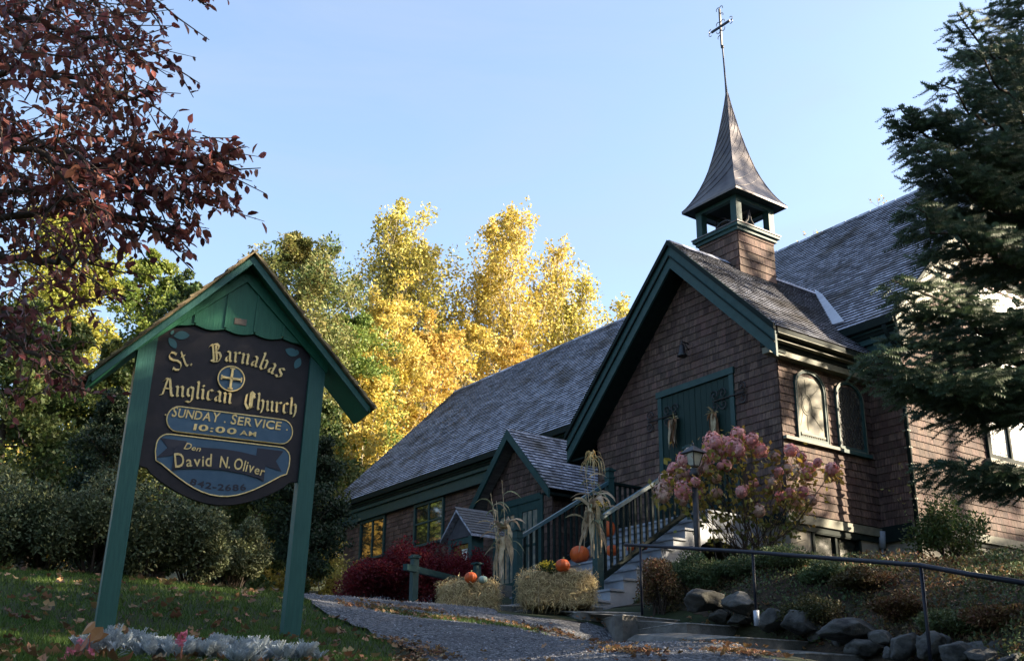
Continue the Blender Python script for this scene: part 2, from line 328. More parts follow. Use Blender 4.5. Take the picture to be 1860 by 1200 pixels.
pr = [(8.6,-8.6,0)]+[tuple(p) for p in pr]+[(-1.0,-5.6,0),(-4.4,-4.6,0),(-8,-1.6,0),(-20,2.0,0)]
_, PATH = sheet(pl, pr, 150, 34, .03, 'path', M['asphalt'])
# planted bed soil between steps and church
bl = [(8.4,-6.3,0),(5.6,-5.0,0),(2.4,-4.4,0),(-.4,-3.9,0)]
br = [(9.5,-2.0,0),(4.5,-.6,0),(2.2,.6,0),(.1,.4,0)]
sheet(bl, br, 70, 30, .012, 'planting_bed', M['soil'])

# ------------------------------------------------------------------ the church
church = thing('church', 'dark red-brown shingled church with green trim, steep grey roof and small belfry', 'church', (0, 0, -1.2))
GC = -2.22                                            # gable centre line
APX, RT, LT = (GC, 5.97), (.42, 3.33), (-5.65, 2.54)
shingles = []                                         # (origin, u, v, n, w, h)
rshing = []
def courses(origin, u, v, n, vmin, vmax, expo, spans, out, wr=(.09,.2), jit=.003, ph=0):
    """shingle courses on the plane origin + u*s + v*t; spans(t) gives the open intervals at height t"""
    o = np.array(origin, float); u = np.array(u, float); v = np.array(v, float); n = np.array(n, float)
    t = vmin
    while t < vmax-.02:
        for a, b in spans(t+expo*.5):
            x = a-random.random()*wr[0]
            while x < b-.01:
                w = random.uniform(*wr); x1 = x+w
                c0 = max(x, a); c1 = min(x1, b)
                if c1-c0 > .02:
                    dj = random.uniform(-jit, jit)
                    out.append((o+u*c0+v*(t+dj), u, v, n, c1-c0-.004, expo+.03-dj))
                x = x1
        t += expo
def minus(iv, holes):
    for h0, h1 in holes:
        nv = []
        for a, b in iv:
            if h1 <= a or h0 >= b: nv.append((a, b)); continue
            if h0 > a: nv.append((a, h0))
            if h1 < b: nv.append((h1, b))
        iv = nv
    return iv
def shingle_verts(s, t0=.024, t1=.003):
    o, u, v, n, w, h = s
    return [o+n*t0, o+u*w+n*t0, o+u*w+v*h+n*t1, o+v*h+n*t1, o-n*.0, o+u*w-n*.0]
SF = [(0,1,2,3),(4,5,1,0),(4,0,3),(1,5,2)]
unit = MB(); unit.add([(0,.024,0),(1,.024,0),(1,.003,1),(0,.003,1),(0,0,0),(1,0,0)], SF)
def lay(lst, name, mat, parents, limit=300, t0=.024, end='wallend'):
    """the largest in the picture become objects of their own, the rest one joined part"""
    C = np.array([s[0]+s[1]*s[4]*.5+s[2]*s[5]*.5 for s in lst[0]]) if False else None
    allS = [(k, s) for k, L in enumerate(lst) for s in L]
    cen = np.array([s[0]+s[1]*s[4]*.5+s[2]*s[5]*.5 for _, s in allS]); px, py, z = project(cen)
    area = np.array([s[4]*s[5] for _, s in allS]); nn = np.array([s[3] for _, s in allS])
    face = np.einsum('ij,ij->i', nn, CAM-cen)/np.linalg.norm(CAM-cen, axis=1)
    sc = area*np.clip(face, 0, 1)/z**2*((px > 0)&(px < 1860)&(py > 0)&(py < 1200))
    order = set(np.argsort(-sc)[:limit].tolist())
    me = unit.mesh(name, mat); me.materials.append(M[end]); me.polygons[1].material_index = 1; mb = MB()
    for i, (k, s) in enumerate(allS):
        if i in order:
            o = bpy.data.objects.new(name, me); COL.objects.link(o); o.parent = parents[k]
            p = s[0]-np.array(WL[parents[k].name]); U = s[1]*s[4]; N_ = s[3]*(t0/.024); Vv = s[2]*s[5]
            o.matrix_local = Matrix(((U[0],N_[0],Vv[0],p[0]),(U[1],N_[1],Vv[1],p[1]),(U[2],N_[2],Vv[2],p[2]),(0,0,0,1)))
        else: mb.add(shingle_verts(s, t0), SF)
    o = part(mb, name, mat, church, stuff=True); o.data.materials.append(M[end]); mi = np.zeros(len(o.data.polygons), dtype=np.int32); mi[1::4] = 1; o.data.polygons.foreach_set('material_index', mi)

WALLB = -.02
walls = []
# front gable wall (faces -Y)
w = MB(); w.prism([(-5.2,.0,-.05),(0,.0,-.05),(0,.0,3.2),(GC,.0,5.45),(-5.2,.0,2.5)], (0,.14,0)); walls.append(part(w, 'wall', M['wallback'], church))
def topz(x): return 5.4-abs(x-GC)
DOORX0, DOORX1, DOORZ = -3.2, -1.08, 2.96
def sp(t):
    h = max(0, 5.4-t); a, b = max(-5.18, GC-h), min(0.0, GC+h)
    return minus([(a, b)], [(DOORX0, DOORX1)] if t < DOORZ else []) if b > a else []
L0 = []; courses((0,-.0,0), (1,0,0), (0,0,1), (0,-1,0), .0, 5.3, .148, sp, L0)
# side wall with the arched windows (faces +X)
w = MB(); w.box((-.14,.14,-.05), (0,2.7,3.0)); walls.append(part(w, 'wall', M['wallback'], church))
WIN = [(.42,1.27),(1.60,2.42)]
def sp(t): return minus([(0,2.68)], [x for x in WIN] if 1.36 < t < 2.68 else [])
L1 = []; courses((0,0,0), (0,1,0), (0,0,1), (1,0,0), .0, 2.9, .148, sp, L1)
# nave front wall beside it (short piece) and hall wall (faces -Y)
w = MB(); w.box((-22.0,2.7,-.3), (.75,2.84,3.9)); walls.append(part(w, 'wall', M['wallback'], church))
HW = [(-20.75,-19.15,2.02,3.24),(-17.25,-15.6,2.02,3.24)]
def sp(t): return minus([(-21.98,-5.2),(.0,.75)], [(a,b) for a,b,c,d in HW if c < t < d]) if t > -.0 else []
L2 = []; courses((0,2.7,0), (1,0,0), (0,0,1), (0,-1,0), .0, 3.5, .148, sp, L2, wr=(.1,.24))
# nave gable end (faces +X)
w = MB(); w.prism([(.75,2.7,-.05),(.75,12.6,-.05),(.75,12.6,3.95),(.75,7.65,8.85),(.75,2.7,3.95)], (-.14,0,0)); walls.append(part(w, 'wall', M['wallback'], church))
BW = (5.45, 9.85, 1.62, 5.6)
def sp(t):
    h = max(0, 8.9-t); a, b = max(2.7, 7.65-h), min(12.6, 7.65+h)
    return minus([(a,b)], [(BW[0],BW[1])] if BW[2] < t < BW[3] else []) if b > a else []
L3 = []; courses((.75,0,0), (0,1,0), (0,0,1), (1,0,0), .0, 8.7, .148, sp, L3)
w = MB(); w.box((-22.0,2.84,-.3), (-21.86,12.6,3.9)); w.box((-22,12.46,-.3),(.75,12.6,3.9)); w.prism([(-22,2.7,3.9),(-22,12.6,3.9),(-22,7.65,8.85)], (.14,0,0)); part(w, 'wall', M['wall'], church)
w = MB(); w.box((-5.2,.14,-.3), (-5.06,2.7,3.0)); part(w, 'wall', M['wall'], church)

# foundation
f = MB()
f.box((-5.2,.03,-2.2), (0,.2,-.05))
f.box((-.2,.2,-2.2), (-.02,.62,-.05)); f.box((-.2,2.02,-2.2), (-.02,2.7,-.05)); f.box((-.2,.62,-2.2),(-.02,2.02,-1.22)); f.box((-.2,.62,-.25),(-.02,2.02,-.05))
f.box((-22,2.73,-1.6), (.73,2.9,-.3))
f.box((.5,2.9,-2.0), (.73,3.9,-.05)); f.box((.5,5.35,-2.0), (.73,12.6,-.05)); f.box((.5,3.9,-2.0),(.73,5.35,-.86)); f.box((.5,3.9,-.27),(.73,5.35,-.05))
part(f, 'foundation', M['concrete'], church)
# sill bands where shingles meet the foundation
t = MB(); t.box((0.0,-.05,-.19), (.055,2.7,-.03)); t.box((.75,2.62,-.16), (.815,12.6,-.0)); part(t, 'base_board', M['suntrim'], church)
t = MB(); t.box((0.0,-.03,-.30), (.02,2.7,-.19)); t.box((.73,2.66,-.25), (.77,12.6,-.16)); t.box((-5.2,-.04,-.2),(.0,.0,0)); t.box((.0,2.64,-.3),(.75,2.7,.0)); part(t, 'drip_board', M['darkgreen'], church)

# --- roofs: slab + shingles
def slab(poly, thick, name='roof', mat='roofback'):
    w = MB(); w.prism(poly, (0,0,-thick)); return part(w, name, M[mat], church)
EZ, EY, RY = 4.05, 2.3, 7.65; RZ = EZ+RY-EY
nave = slab([(-22.9,EY,EZ-.03),(1.05,EY,EZ-.03),(1.05,RY,RZ-.03),(-22.9,RY,RZ-.03)], .12)
back = MB(); back.prism([(-22.9,RY,RZ),(1.05,RY,RZ),(1.05,13.0,EZ),(-22.9,13.0,EZ)], (0,0,-.12)); part(back, 'roof', M['roofplain'], church)
q = math.sqrt(.5)
R0 = []; courses((0,EY,EZ-.03), (1,0,0), (0,q,q), (0,-q,q), -.03, (RY-EY)/q, .15, lambda t: [(-22.9,1.05)], R0, wr=(.09,.22), jit=.004)
gr = slab([(GC,-.5,APX[1]-.03),(RT[0],-.5,RT[1]-.03),(RT[0],2.75,RT[1]-.03),(GC,4.6,APX[1]-.03)], .1)
R1 = []
def sp(t):
    x = RT[0]-t*q; ymax = EY+(RT[1]+t*q-EZ) if RT[1]+t*q > EZ else 2.5
    return [(-.5, ymax+.05)]
courses((RT[0],0,RT[1]-.03), (0,1,0), (-q,0,q), (q,0,q), -.03, (RT[0]-GC)/q, .125, sp, R1, wr=(.09,.2), jit=.004)
gl = MB(); gl.prism([(GC,-.5,APX[1]),(LT[0],-.5,LT[1]),(LT[0],2.75,LT[1]),(GC,4.6,APX[1])], (0,0,-.11)); part(gl, 'roof', M['roofplain'], church)
# ridge caps
rc = MB(); 
for i in range(60):
    x = -22.9+i*.4; rc.prism([(x,RY-.12,RZ-.1),(x,RY,RZ+.03+.006*(i%2)),(x,RY+.12,RZ-.1),(x,RY,RZ-.02)], (.38,0,0))
part(rc, 'ridge_cap', M['roof'], church); rc = MB()
for i in range(13):
    y = -.5+i*.38; rc.prism([(GC-.1,y,APX[1]-.09),(GC,y,APX[1]+.02+.006*(i%2)),(GC+.1,y,APX[1]-.09),(GC,y,APX[1]-.03)], (0,.37,0))
part(rc, 'ridge_cap', M['roof'], church)
# --- front gable barge boards, mouldings, soffits
def barge(y, th, drop0, drop1, mat, name='barge_board', xo=0):
    w = MB()
    w.prism([(GC,y,APX[1]-drop0),(RT[0]+xo,y,RT[1]-drop0),(RT[0]+xo,y,RT[1]-drop1),(GC,y,APX[1]-drop1)], (0,th,0))
    w2 = MB(); w2.prism([(GC,y,APX[1]-drop0),(GC,y,APX[1]-drop1),(LT[0]-xo,y,LT[1]-drop1),(LT[0]-xo,y,LT[1]-drop0)], (0,th,0))
    part(w, name, M[mat], church); part(w2, name, M[mat], church)
barge(-.50, .05, .10, .62, 'green'); barge(-.56, .06, .0, .11, 'darkgreen', 'barge_moulding', .02); barge(-.535, .035, .34, .37, 'darkgreen', 'barge_moulding')
w = MB()
w.prism([(GC,-.45,APX[1]-.58),(RT[0]-.2,-.45,RT[1]-.38),(RT[0]-.2,-.45,RT[1]-.42),(GC,-.45,APX[1]-.62)], (0,.46,0))
w.prism([(GC,-.45,APX[1]-.58),(GC,-.45,APX[1]-.62),(LT[0],-.45,LT[1]-.62),(LT[0],-.45,LT[1]-.58)], (0,.46,0))
w.prism([(GC,2.72,APX[1]-.12),(GC,2.72,APX[1]-.62),(LT[0],2.72,LT[1]-.62),(LT[0],2.72,LT[1]-.12)], (0,-.05,0))
w.box((LT[0]+.05,-.4,LT[1]-.6),(-5.2,2.7,LT[1]-.56)); w.box((LT[0],-.45,LT[1]-.6),(LT[0]+.05,2.7,LT[1]-.1))
part(w, 'soffit', M['darkgreen'], church)
# --- side eave of the front gable
w = MB(); w.box((.30,-.44,3.18),(.44,2.62,3.29)); part(w, 'gutter', M['darkgreen'], church)
w = MB(); w.box((.33,-.44,3.165),(.455,2.6,3.178)); w.box((.24,-.44,3.075),(.352,2.6,3.09)); w.box((.02,-.42,2.865),(.20,2.6,2.985)); part(w, 'sunlit_moulding_edges', M['suntrim'], church)  # pale slats and strip colour in the sunlit moulding edges
w = MB(); w.box((.0,-.44,3.0),(.22,2.62,3.16)); w.box((.22,-.44,3.09),(.33,2.62,3.16)); part(w, 'soffit', M['darkgreen'], church)
# --- nave / hall eave cornice
w = MB(); w.box((-22.9,2.24,3.84),(1.05,2.36,4.0)); part(w, 'gutter', M['darkgreen'], church)
w = MB(); w.box((-22.9,2.36,3.80),(1.03,2.7,3.84)); w.box((-22.85,2.44,3.6),(1.0,2.7,3.72)); w.box((-22.5,2.52,3.28),(.98,2.7,3.6)); part(w, 'cornice', M['green'], church)
w = MB(); w.box((-22.88,2.40,3.72),(1.04,2.7,3.8)); part(w, 'cornice', M['darkgreen'], church)
# --- nave rakes
w = MB()
for s_ in (0,):
    w.prism([(1.03,EY,EZ-.08),(1.03,RY,RZ-.08),(1.03,RY,RZ-.82),(1.03,EY+.36,EZ-.46),(1.03,EY+.36,EZ-.78),(1.03,EY+.1,EZ-.6)], (.05,0,0))
    w.prism([(1.03,RY,RZ-.08),(1.03,13.0,EZ-.08),(1.03,13.0,EZ-.6),(1.03,RY,RZ-.82)], (.05,0,0))
part(w, 'rake_board', M['suntrim'], church)  # sunlight on the rake is put into its pale colour
w = MB(); w.prism([(1.05,EY-.03,EZ-.02),(1.05,RY,RZ),(1.05,RY,RZ-.09),(1.05,EY-.03,EZ-.11)], (.06,0,0)); w.prism([(.8,EY+.3,EZ-.45),(.8,RY,RZ-.72),(.8,RY,RZ-.76),(.8,EY+.3,EZ-.49)], (.24,0,0)); part(w, 'rake_moulding', M['darkgreen'], church)
# flashing cricket
P_ = [on(1,2.35,*q_) for q_ in ()]
def onplane(px, py, n, p0):
    r = ray(px, py); n = np.array(n, float); return CAM+r*float(n@(np.array(p0)-CAM)/(n@r))
fl = [onplane(*q_, [0,-1,1], [0,EY,EZ+.05]) for q_ in ((1480,526),(1494,535),(1534,584),(1500,594))]
w = MB(); w.prism(fl, (0,-.015,.015)); part(w, 'flashing', M['zinc'], church)

# --- doors
dr = MB(); dr.box((DOORX0,-.05,-.05),(DOORX0+.11,.02,DOORZ)); dr.box((DOORX1-.11,-.05,-.05),(DOORX1,.02,DOORZ)); dr.box((DOORX0-.03,-.07,DOORZ-.1),(DOORX1+.03,.0,DOORZ+.03)); part(dr, 'door_frame', M['green'], church)
mid = (DOORX0+DOORX1)/2
for a, b in ((DOORX0+.11, mid-.004), (mid+.004, DOORX1-.11)):
    d = MB(); d.box((a,-.015,-.03),(b,.02,DOORZ-.1)); dp = part(d, 'door', M['doorgreen'], church)
    k = 6; bw = (b-a)/k
    for i in range(k):
        bb = MB(); bb.box((a+i*bw+.004,-.026,-.02),(a+(i+1)*bw-.004,-.014,DOORZ-.12)); part(bb, 'door_board', M['doorgreen'], dp)
def curl(c, s, n=14, r0=.11, turns=1.3, r=.011, flip=1):
    return [(c[0]+flip*(r0*(1-i/n*.8))*math.cos(turns*2*math.pi*i/n)*1, c[1], c[2]+s*(r0*(1-i/n*.8))*math.sin(turns*2*math.pi*i/n)) for i in range(n+1)]
for zz in (2.42,):
    for xe, d_ in ((DOORX0, 1), (DOORX1, -1)):
        hgm = MB(); hgm.tube([(xe-d_*.3,-.055,zz),(xe+d_*.55,-.055,zz)], .016, 6)
        for cx0 in (xe+d_*.5, xe+d_*.28, xe-d_*.24):
            hgm.tube(curl((cx0,-.058,zz+.11), 1, flip=d_), .012, 5); hgm.tube(curl((cx0,-.058,zz-.11), -1, flip=d_), .012, 5)
        part(hgm, 'strap_hinge', M['iron'], church)
# small bell lantern on the gable
bl_ = MB(); bx, bz = -2.27, 3.62
bl_.tube([(bx,0,bz+.18),(bx,-.06,bz+.2),(bx,-.2,bz+.2),(bx,-.2,bz+.14)], .014, 6); bl_.tube([(bx,0,bz+.05),(bx,-.14,bz+.19)], .01, 5)
bl_.lathe([(.015,.14),(.05,.12),(.06,.04),(.075,-.05),(.11,-.11),(.10,-.12),(.0,-.1)], (bx,-.2,bz), 14); part(bl_, 'wall_bell', M['iron'], church, True)

# --- arched windows on the side wall
def arch(y0, y1, z0, z1, k=8, point=.26):
    """outline of a bluntly pointed arch in the y,z plane"""
    m = (y0+y1)/2; hh = (z1-z0)*point; pts = [(y0,z0),(y1,z0)]
    for i in range(k+1):
        t = i/k; pts.append((y1-(y1-m)*(1-math.cos(t*math.pi/2))*.98, z1-hh+hh*math.sin(t*math.pi/2)**.9))
    for i in range(k-1, -1, -1):
        t = i/k; pts.append((y0+(m-y0)*(1-math.cos(t*math.pi/2))*.98, z1-hh+hh*math.sin(t*math.pi/2)**.9))
    return pts
def frame_ring(mb, o, i, x0, x1):                     # ring between two outlines, extruded in x
    n = len(o); vs = [(x1,*p) for p in o]+[(x1,*p) for p in i]+[(x0,*p) for p in o]+[(x0,*p) for p in i]; fs = []
    for a in range(n):
        b = (a+1)%n; fs += [(a,b,n+b,n+a),(2*n+a,2*n+b,b,a),(n+a,n+b,3*n+b,3*n+a)]
    mb.add(vs, fs)
def inset(pts, d):
    c = (sum(p[0] for p in pts)/len(pts), sum(p[1] for p in pts)/len(pts)); w_ = max(p[0] for p in pts)-min(p[0] for p in pts); h_ = max(p[1] for p in pts)-min(p[1] for p in pts)
    zc = (max(p[1] for p in pts)+min(p[1] for p in pts))/2
    return [(c[0]+(p[0]-c[0])*(w_-2*d)/w_, zc+(p[1]-zc)*(h_-2*d)/h_) for p in pts]
for wi, (y0, y1) in enumerate(WIN):
    O = arch(y0-.02, y1+.02, 1.40, 2.80); I = inset(O, .06); I2 = inset(O, .065)
    w = MB(); frame_ring(w, O, I, -.02, .05); fr = part(w, 'window', M['green'], church, label='arched window with cream sun reflection in the stained glass colour' if wi == 0 else 'arched window with dark leaded glass')
    w = MB(); frame_ring(w, O, inset(O, .013), .05, .062); part(w, 'sunlit_frame_edge', M['suntrim'], fr)  # pale strip stands for the sunlit edge of the frame
    w = MB(); w.prism([(.018,*p) for p in I], (-.012,0,0)); part(w, 'glass', M['cream' if wi == 0 else 'darkglass'], fr)
    w = MB(); yc = (y0+y1)/2
    if wi == 0:
        w.tube([(.022, yc-.12+.17*math.cos(a)*.85, 2.1+.2*math.sin(a)) for a in np.linspace(0, 2*math.pi, 20)], .007, 4)
        w.tube([(.022, yc-.12+.12*math.cos(a)*.85, 2.1+.15*math.sin(a)) for a in np.linspace(0, 2*math.pi, 20)], .004, 4)
        for a in np.linspace(0, 2*math.pi, 9)[:-1]: w.tube([(.022, yc-.12+.15*math.cos(a), 2.1+.2*math.sin(a)),(.022, np.clip(yc-.12+.6*math.cos(a), y0+.1, y1-.1), np.clip(2.1+.6*math.sin(a), 1.6, 2.6))], .004, 4)
        w.box((.018,y0+.08,1.50),(.045,y1-.08,1.54))
        for i in range(13): yy = y0+.11+i*.052; w.box((.018,yy,1.44),(.035,yy+.02,1.50))
    else:
        for k in np.arange(-1.6, 1.6, .13):
            for sgn in (1, -1):
                seg = []
                for s_ in np.linspace(-1, 1, 30):
                    yy = yc+s_*.32; zz = 2.1+k+sgn*s_*.42
                    if 1.5 < zz < 2.72-abs(s_)**3*.35: seg.append((.022, yy, zz))
                if len(seg) > 1: w.tube([seg[0], seg[-1]], .005, 4)
    part(w, 'leading', M['suntrim' if wi == 0 else 'iron'], fr)
w = MB(); w.box((.0,-.0,1.33),(.10,1.56,1.39)); part(w, 'window_sill', M['suntrim'], church)  # sunlit stretch of the sill painted pale, the shaded stretch green
w = MB(); w.box((.0,1.56,1.32),(.09,2.52,1.39)); part(w, 'window_sill', M['green'], church)
# big gable window
ya, yb, za, zb = BW
O = [(ya,za),(yb,za),(yb,zb-.5)]+[(7.65+2.2*math.cos(a), zb-.5+.9*math.sin(a)) for a in np.linspace(.15, math.pi-.15, 11)]+[(ya,zb-.5)]
w = MB(); frame_ring(w, O, inset(O, .12), .73, .83); bwf = part(w, 'window', M['darkgreen'], church, label='wide arched window with white sun glare in the glass colour')
w = MB(); w.prism([(.765,*p) for p in inset(O, .10)], (-.02,0,0)); part(w, 'glass', M['glarewhite'], bwf)
w = MB()
for i in range(1, 5): y = ya+i*(yb-ya)/5; w.box((.765,y-.035,za+.1),(.82,y+.035,zb-.2))
for z in (2.9,4.2): w.box((.765,ya+.1,z-.02),(.80,yb-.1,z+.02))
part(w, 'mullion', M['darkgreen'], bwf)
w = MB()
for i in range(5):
    for z in np.arange(za+.2, zb-.3, .28): w.box((.765,ya+.15+i*.88,z),(.772,ya+.88+i*.85,z+.008))
    for y in np.arange(.12, .8, .2): w.box((.765,ya+i*.88+y,za+.12),(.772,ya+i*.88+y+.008,zb-.3))
part(w, 'leading', M['iron'], bwf)
w = MB(); w.box((.75,ya-.1,za-.1),(.9,yb+.1,za)); part(w, 'window_sill', M['suntrim'], bwf)
# foundation windows
for (y0,y1,z0,z1,x) in ((.62,2.02,-1.22,-.25,-.02),(3.9,5.35,-.86,-.27,.73)):
    w = MB(); w.box((x-.1,y0,z0),(x+.03,y0+.06,z1)); w.box((x-.1,y1-.06,z0),(x+.03,y1,z1)); w.box((x-.1,y0,z1-.07),(x+.03,y1,z1)); w.box((x-.1,y0,z0),(x+.03,y1,z0+.05)); w.box((x-.08,(y0+y1)/2-.03,z0),(x+.0,(y0+y1)/2+.03,z1))
    fw = part(w, 'window', M['suntrim'] if x > 0 else M['darkgreen'], church)
    w = MB(); w.box((x-.07,y0+.06,z0+.05),(x-.05,(y0+y1)/2-.03,z1-.07)); part(w, 'pane', M['glass'], fw)
    w = MB(); w.box((x-.07,(y0+y1)/2+.03,z0+.05),(x-.05,y1-.06,z1-.07)); part(w, 'pane', M['glass'], fw)
# downpipe and vent
w = MB(); w.tube([(.86,2.2,3.8),(.86,2.3,3.6),(.86,2.55,3.4),(.86,2.6,3.2),(.86,2.6,-1.3)], .045, 8); dpp = part(w, 'downpipe', M['darkgreen'], church, True)
w = MB()
for z in np.arange(.4, 3.1, .33): w.box((.78,2.56,z),(.9,2.66,z+.03))
part(w, 'pipe_sun_specks', M['suntrim'], dpp)  # pale dashes stand for specks of sun beside the pipe
v0 = on(1, 2.66, 1604, 965); v1 = on(1, 2.66, 1606, 1002)
w = MB(); w.tube([(v0[0],2.62,v0[2]),(v1[0],2.62,v1[2]+.06)], .07, 12); w.tube([(v1[0],2.62,v1[2]+.06),(v1[0],2.62,-1.3)], .028, 8); part(w, 'vent_pipe', M['stair'], church, True)
# hall windows
for (a, b, c, d) in HW:
    w = MB(); w.box((a-.04,2.62,c-.05),(a+.05,2.72,d+.04)); w.box((b-.05,2.62,c-.05),(b+.04,2.72,d+.04)); w.box((a+.05,2.62,d-.05),(b-.05,2.72,d+.04)); w.box((a-.06,2.58,c-.12),(b+.06,2.72,c-.05)); w.box(((a+b)/2-.04,2.64,c-.05),((a+b)/2+.04,2.70,d-.05))
    hw = part(w, 'window', M['green'], church)
    for x0, x1 in ((a+.05,(a+b)/2-.04),((a+b)/2+.04,b-.05)):
        w = MB(); w.box((x0,2.665,c-.05),(x1,2.68,d-.05)); part(w, 'pane', M['glass'], hw)
    if a > -18:
        w = MB(); w.box((a+.05,2.63,(c+d)/2-.02),(b-.05,2.66,(c+d)/2+.03)); part(w, 'rail_bar', M['green'], hw)
# --- side porch with glazed double door
PX, PZ, PY = -8.12, 3.27, 0.0; PH = 1.6; PE = PZ-PH*1.06
pw = MB(); pw.prism([(PX-1.3,.02,-.8),(PX+1.3,.02,-.8),(PX+1.3,.02,PE+.25),(PX,.02,PZ-.25),(PX-1.3,.02,PE+.25)], (0,.12,0)); pw.box((PX+1.18,.14,-.8),(PX+1.3,2.7,PE+.2)); pw.box((PX-1.3,.14,-.8),(PX-1.18,2.7,PE+.2)); pwall = part(pw, 'porch_wall', M['wallback'], church)
L4 = []; courses((0,.02,0), (1,0,0), (0,0,1), (0,-1,0), 1.55, PZ-.3, .148, lambda t: [(max(PX-1.3,PX-(PZ-.3-t)), min(PX+1.3,PX+(PZ-.3-t)))] if PZ-.3-t > .05 else [], L4)
for s_ in (1, -1):
    courses((0,.02,0), (1,0,0), (0,0,1), (0,-1,0), -.7, 1.55, .148, lambda t: [(PX+.98,PX+1.3)] if s_ > 0 else [(PX-1.3,PX-.98)], L4)
courses((PX+1.3,0,0), (0,1,0), (0,0,1), (1,0,0), -.7, PE+.1, .148, lambda t: [(.02,2.7)], L4)
sl = math.hypot(1, 1.06)
w = MB(); w.prism([(PX,-.35,PZ-.03),(PX+PH,-.35,PE-.03),(PX+PH,2.72,PE-.03),(PX,2.72,PZ-.03)], (0,0,-.08)); pr_ = part(w, 'porch_roof', M['roofback'], church)
w = MB(); w.prism([(PX,-.35,PZ),(PX-PH,-.35,PE),(PX-PH,2.72,PE),(PX,2.72,PZ)], (0,0,-.1)); part(w, 'porch_roof', M['roofplain'], church)
R2 = []; courses((PX+PH,0,PE-.03), (0,1,0), (-1/sl,0,1.06/sl), (1.06/sl,0,1/sl), -.03, PH*sl, .125, lambda t: [(-.36,2.7)], R2, wr=(.1,.22))
w = MB(); w.prism([(PX,-.36,PZ-.02),(PX+PH+.02,-.36,PE-.02),(PX+PH+.02,-.36,PE-.26),(PX,-.36,PZ-.28)], (0,.05,0)); part(w, 'porch_barge_board', M['green'], church)
w = MB(); w.prism([(PX,-.36,PZ-.02),(PX,-.36,PZ-.28),(PX-PH,-.36,PE-.26),(PX-PH,-.36,PE-.02)], (0,.05,0)); part(w, 'porch_barge_board', M['green'], church)
w = MB(); w.box((PX-PH,-.3,PE-.18),(PX-PH+.12,2.7,PE-.06)); part(w, 'porch_gutter', M['darkgreen'], church)
w = MB(); w.box((PX+PH-.12,-.3,PE-.18),(PX+PH,2.7,PE-.06)); w.box((PX+1.3,-.3,PE-.14),(PX+PH-.1,2.7,PE-.1)); part(w, 'porch_gutter', M['darkgreen'], church)
w = MB(); w.box((PX-.98,-.03,-.8),(PX-.88,.03,1.55)); w.box((PX+.88,-.03,-.8),(PX+.98,.03,1.55)); w.box((PX-.88,-.03,1.45),(PX+.88,.03,1.6)); part(w, 'door_frame', M['green'], church)
for a, b in ((PX-.88,PX-.01),(PX+.01,PX+.88)):
    w = MB(); w.box((a,-.005,-.7),(a+.14,.03,1.45)); w.box((b-.14,-.005,-.7),(b,.03,1.45)); w.box((a+.14,-.005,1.25),(b-.14,.03,1.45)); w.box((a+.14,-.005,-.7),(b-.14,.03,-.35)); pd = part(w, 'door', M['green'], church)
    gw = (b-a-.28)
    for i in range(3):
        for z0, z1 in ((-.35,.42),(.46,1.25)):
            g = MB(); g.box((a+.14+i*gw/3+.012,.012,z0+.01),(a+.14+(i+1)*gw/3-.012,.02,z1-.01)); part(g, 'pane', M['doorglass'], pd)
    w = MB(); w.box((a+.14,.0,.41),(b-.14,.028,.47))
    for i in (1, 2): w.box((a+.14+i*gw/3-.018,.0,-.35),(a+.14+i*gw/3+.018,.028,1.25))
    part(w, 'glazing_bar', M['green'], pd)
w = MB(); w.box((PX-1.6,-1.6,-1.1),(PX+1.6,.0,-.72)); part(w, 'porch_step', M['stepconc'], church)

# --- belfry
BX, BY, BH = -2.46, 1.83, .575
BZ = 6.60
w = MB(); w.box((BX-BH+.02,BY-BH+.02,4.8),(BX+BH-.02,BY+BH-.02,BZ)); bb = part(w, 'belfry_base', M['wallback'], church)
L5 = []
for (o_, u_, n_) in (((BX-BH,BY-BH,0),(1,0,0),(0,-1,0)),((BX+BH,BY-BH,0),(0,1,0),(1,0,0))):
    courses(o_, u_, (0,0,1), n_, 5.05, BZ, .185, lambda t: [(0,2*BH)], L5, wr=(.16,.34), jit=.004)
w = MB(); w.box((BX-BH,BY-BH,5.0),(BX-BH+.02,BY+BH,BZ)); w.box((BX-BH,BY+BH-.02,5.0),(BX+BH,BY+BH,BZ)); part(w, 'belfry_base', M['wall'], church)
w = MB()
w.box((BX-BH-.06,BY-BH-.06,BZ),(BX+BH+.06,BY+BH+.06,BZ+.08)); w.box((BX-BH-.11,BY-BH-.11,BZ+.08),(BX+BH+.11,BY+BH+.11,BZ+.15)); part(w, 'belfry_moulding', M['green'], church)
w = MB(); w.box((BX-BH-.13,BY-BH-.13,BZ+.15),(BX+BH+.13,BY+BH+.13,BZ+.17)); part(w, 'belfry_drip', M['copper'], church)
pz0, pz1 = BZ+.17, 7.46
for sx in (-1, 1):
    for sy in (-1, 1):
        w = MB(); c = (BX+sx*(BH-.05), BY+sy*(BH-.05)); w.box((c[0]-.085,c[1]-.085,pz0),(c[0]+.085,c[1]+.085,pz1)); part(w, 'belfry_post', M['green'], church)
w = MB(); h_ = BH+.04; 
for lo_, hi_ in (((BX-h_,BY-h_,pz1-.1),(BX+h_,BY-h_+.12,pz1+.04)),((BX-h_,BY+h_-.12,pz1-.1),(BX+h_,BY+h_,pz1+.04)),((BX-h_,BY-h_+.12,pz1-.1),(BX-h_+.12,BY+h_-.12,pz1+.04)),((BX+h_-.12,BY-h_+.12,pz1-.1),(BX+h_,BY+h_-.12,pz1+.04))): w.box(lo_, hi_)
part(w, 'belfry_header', M['green'], church)
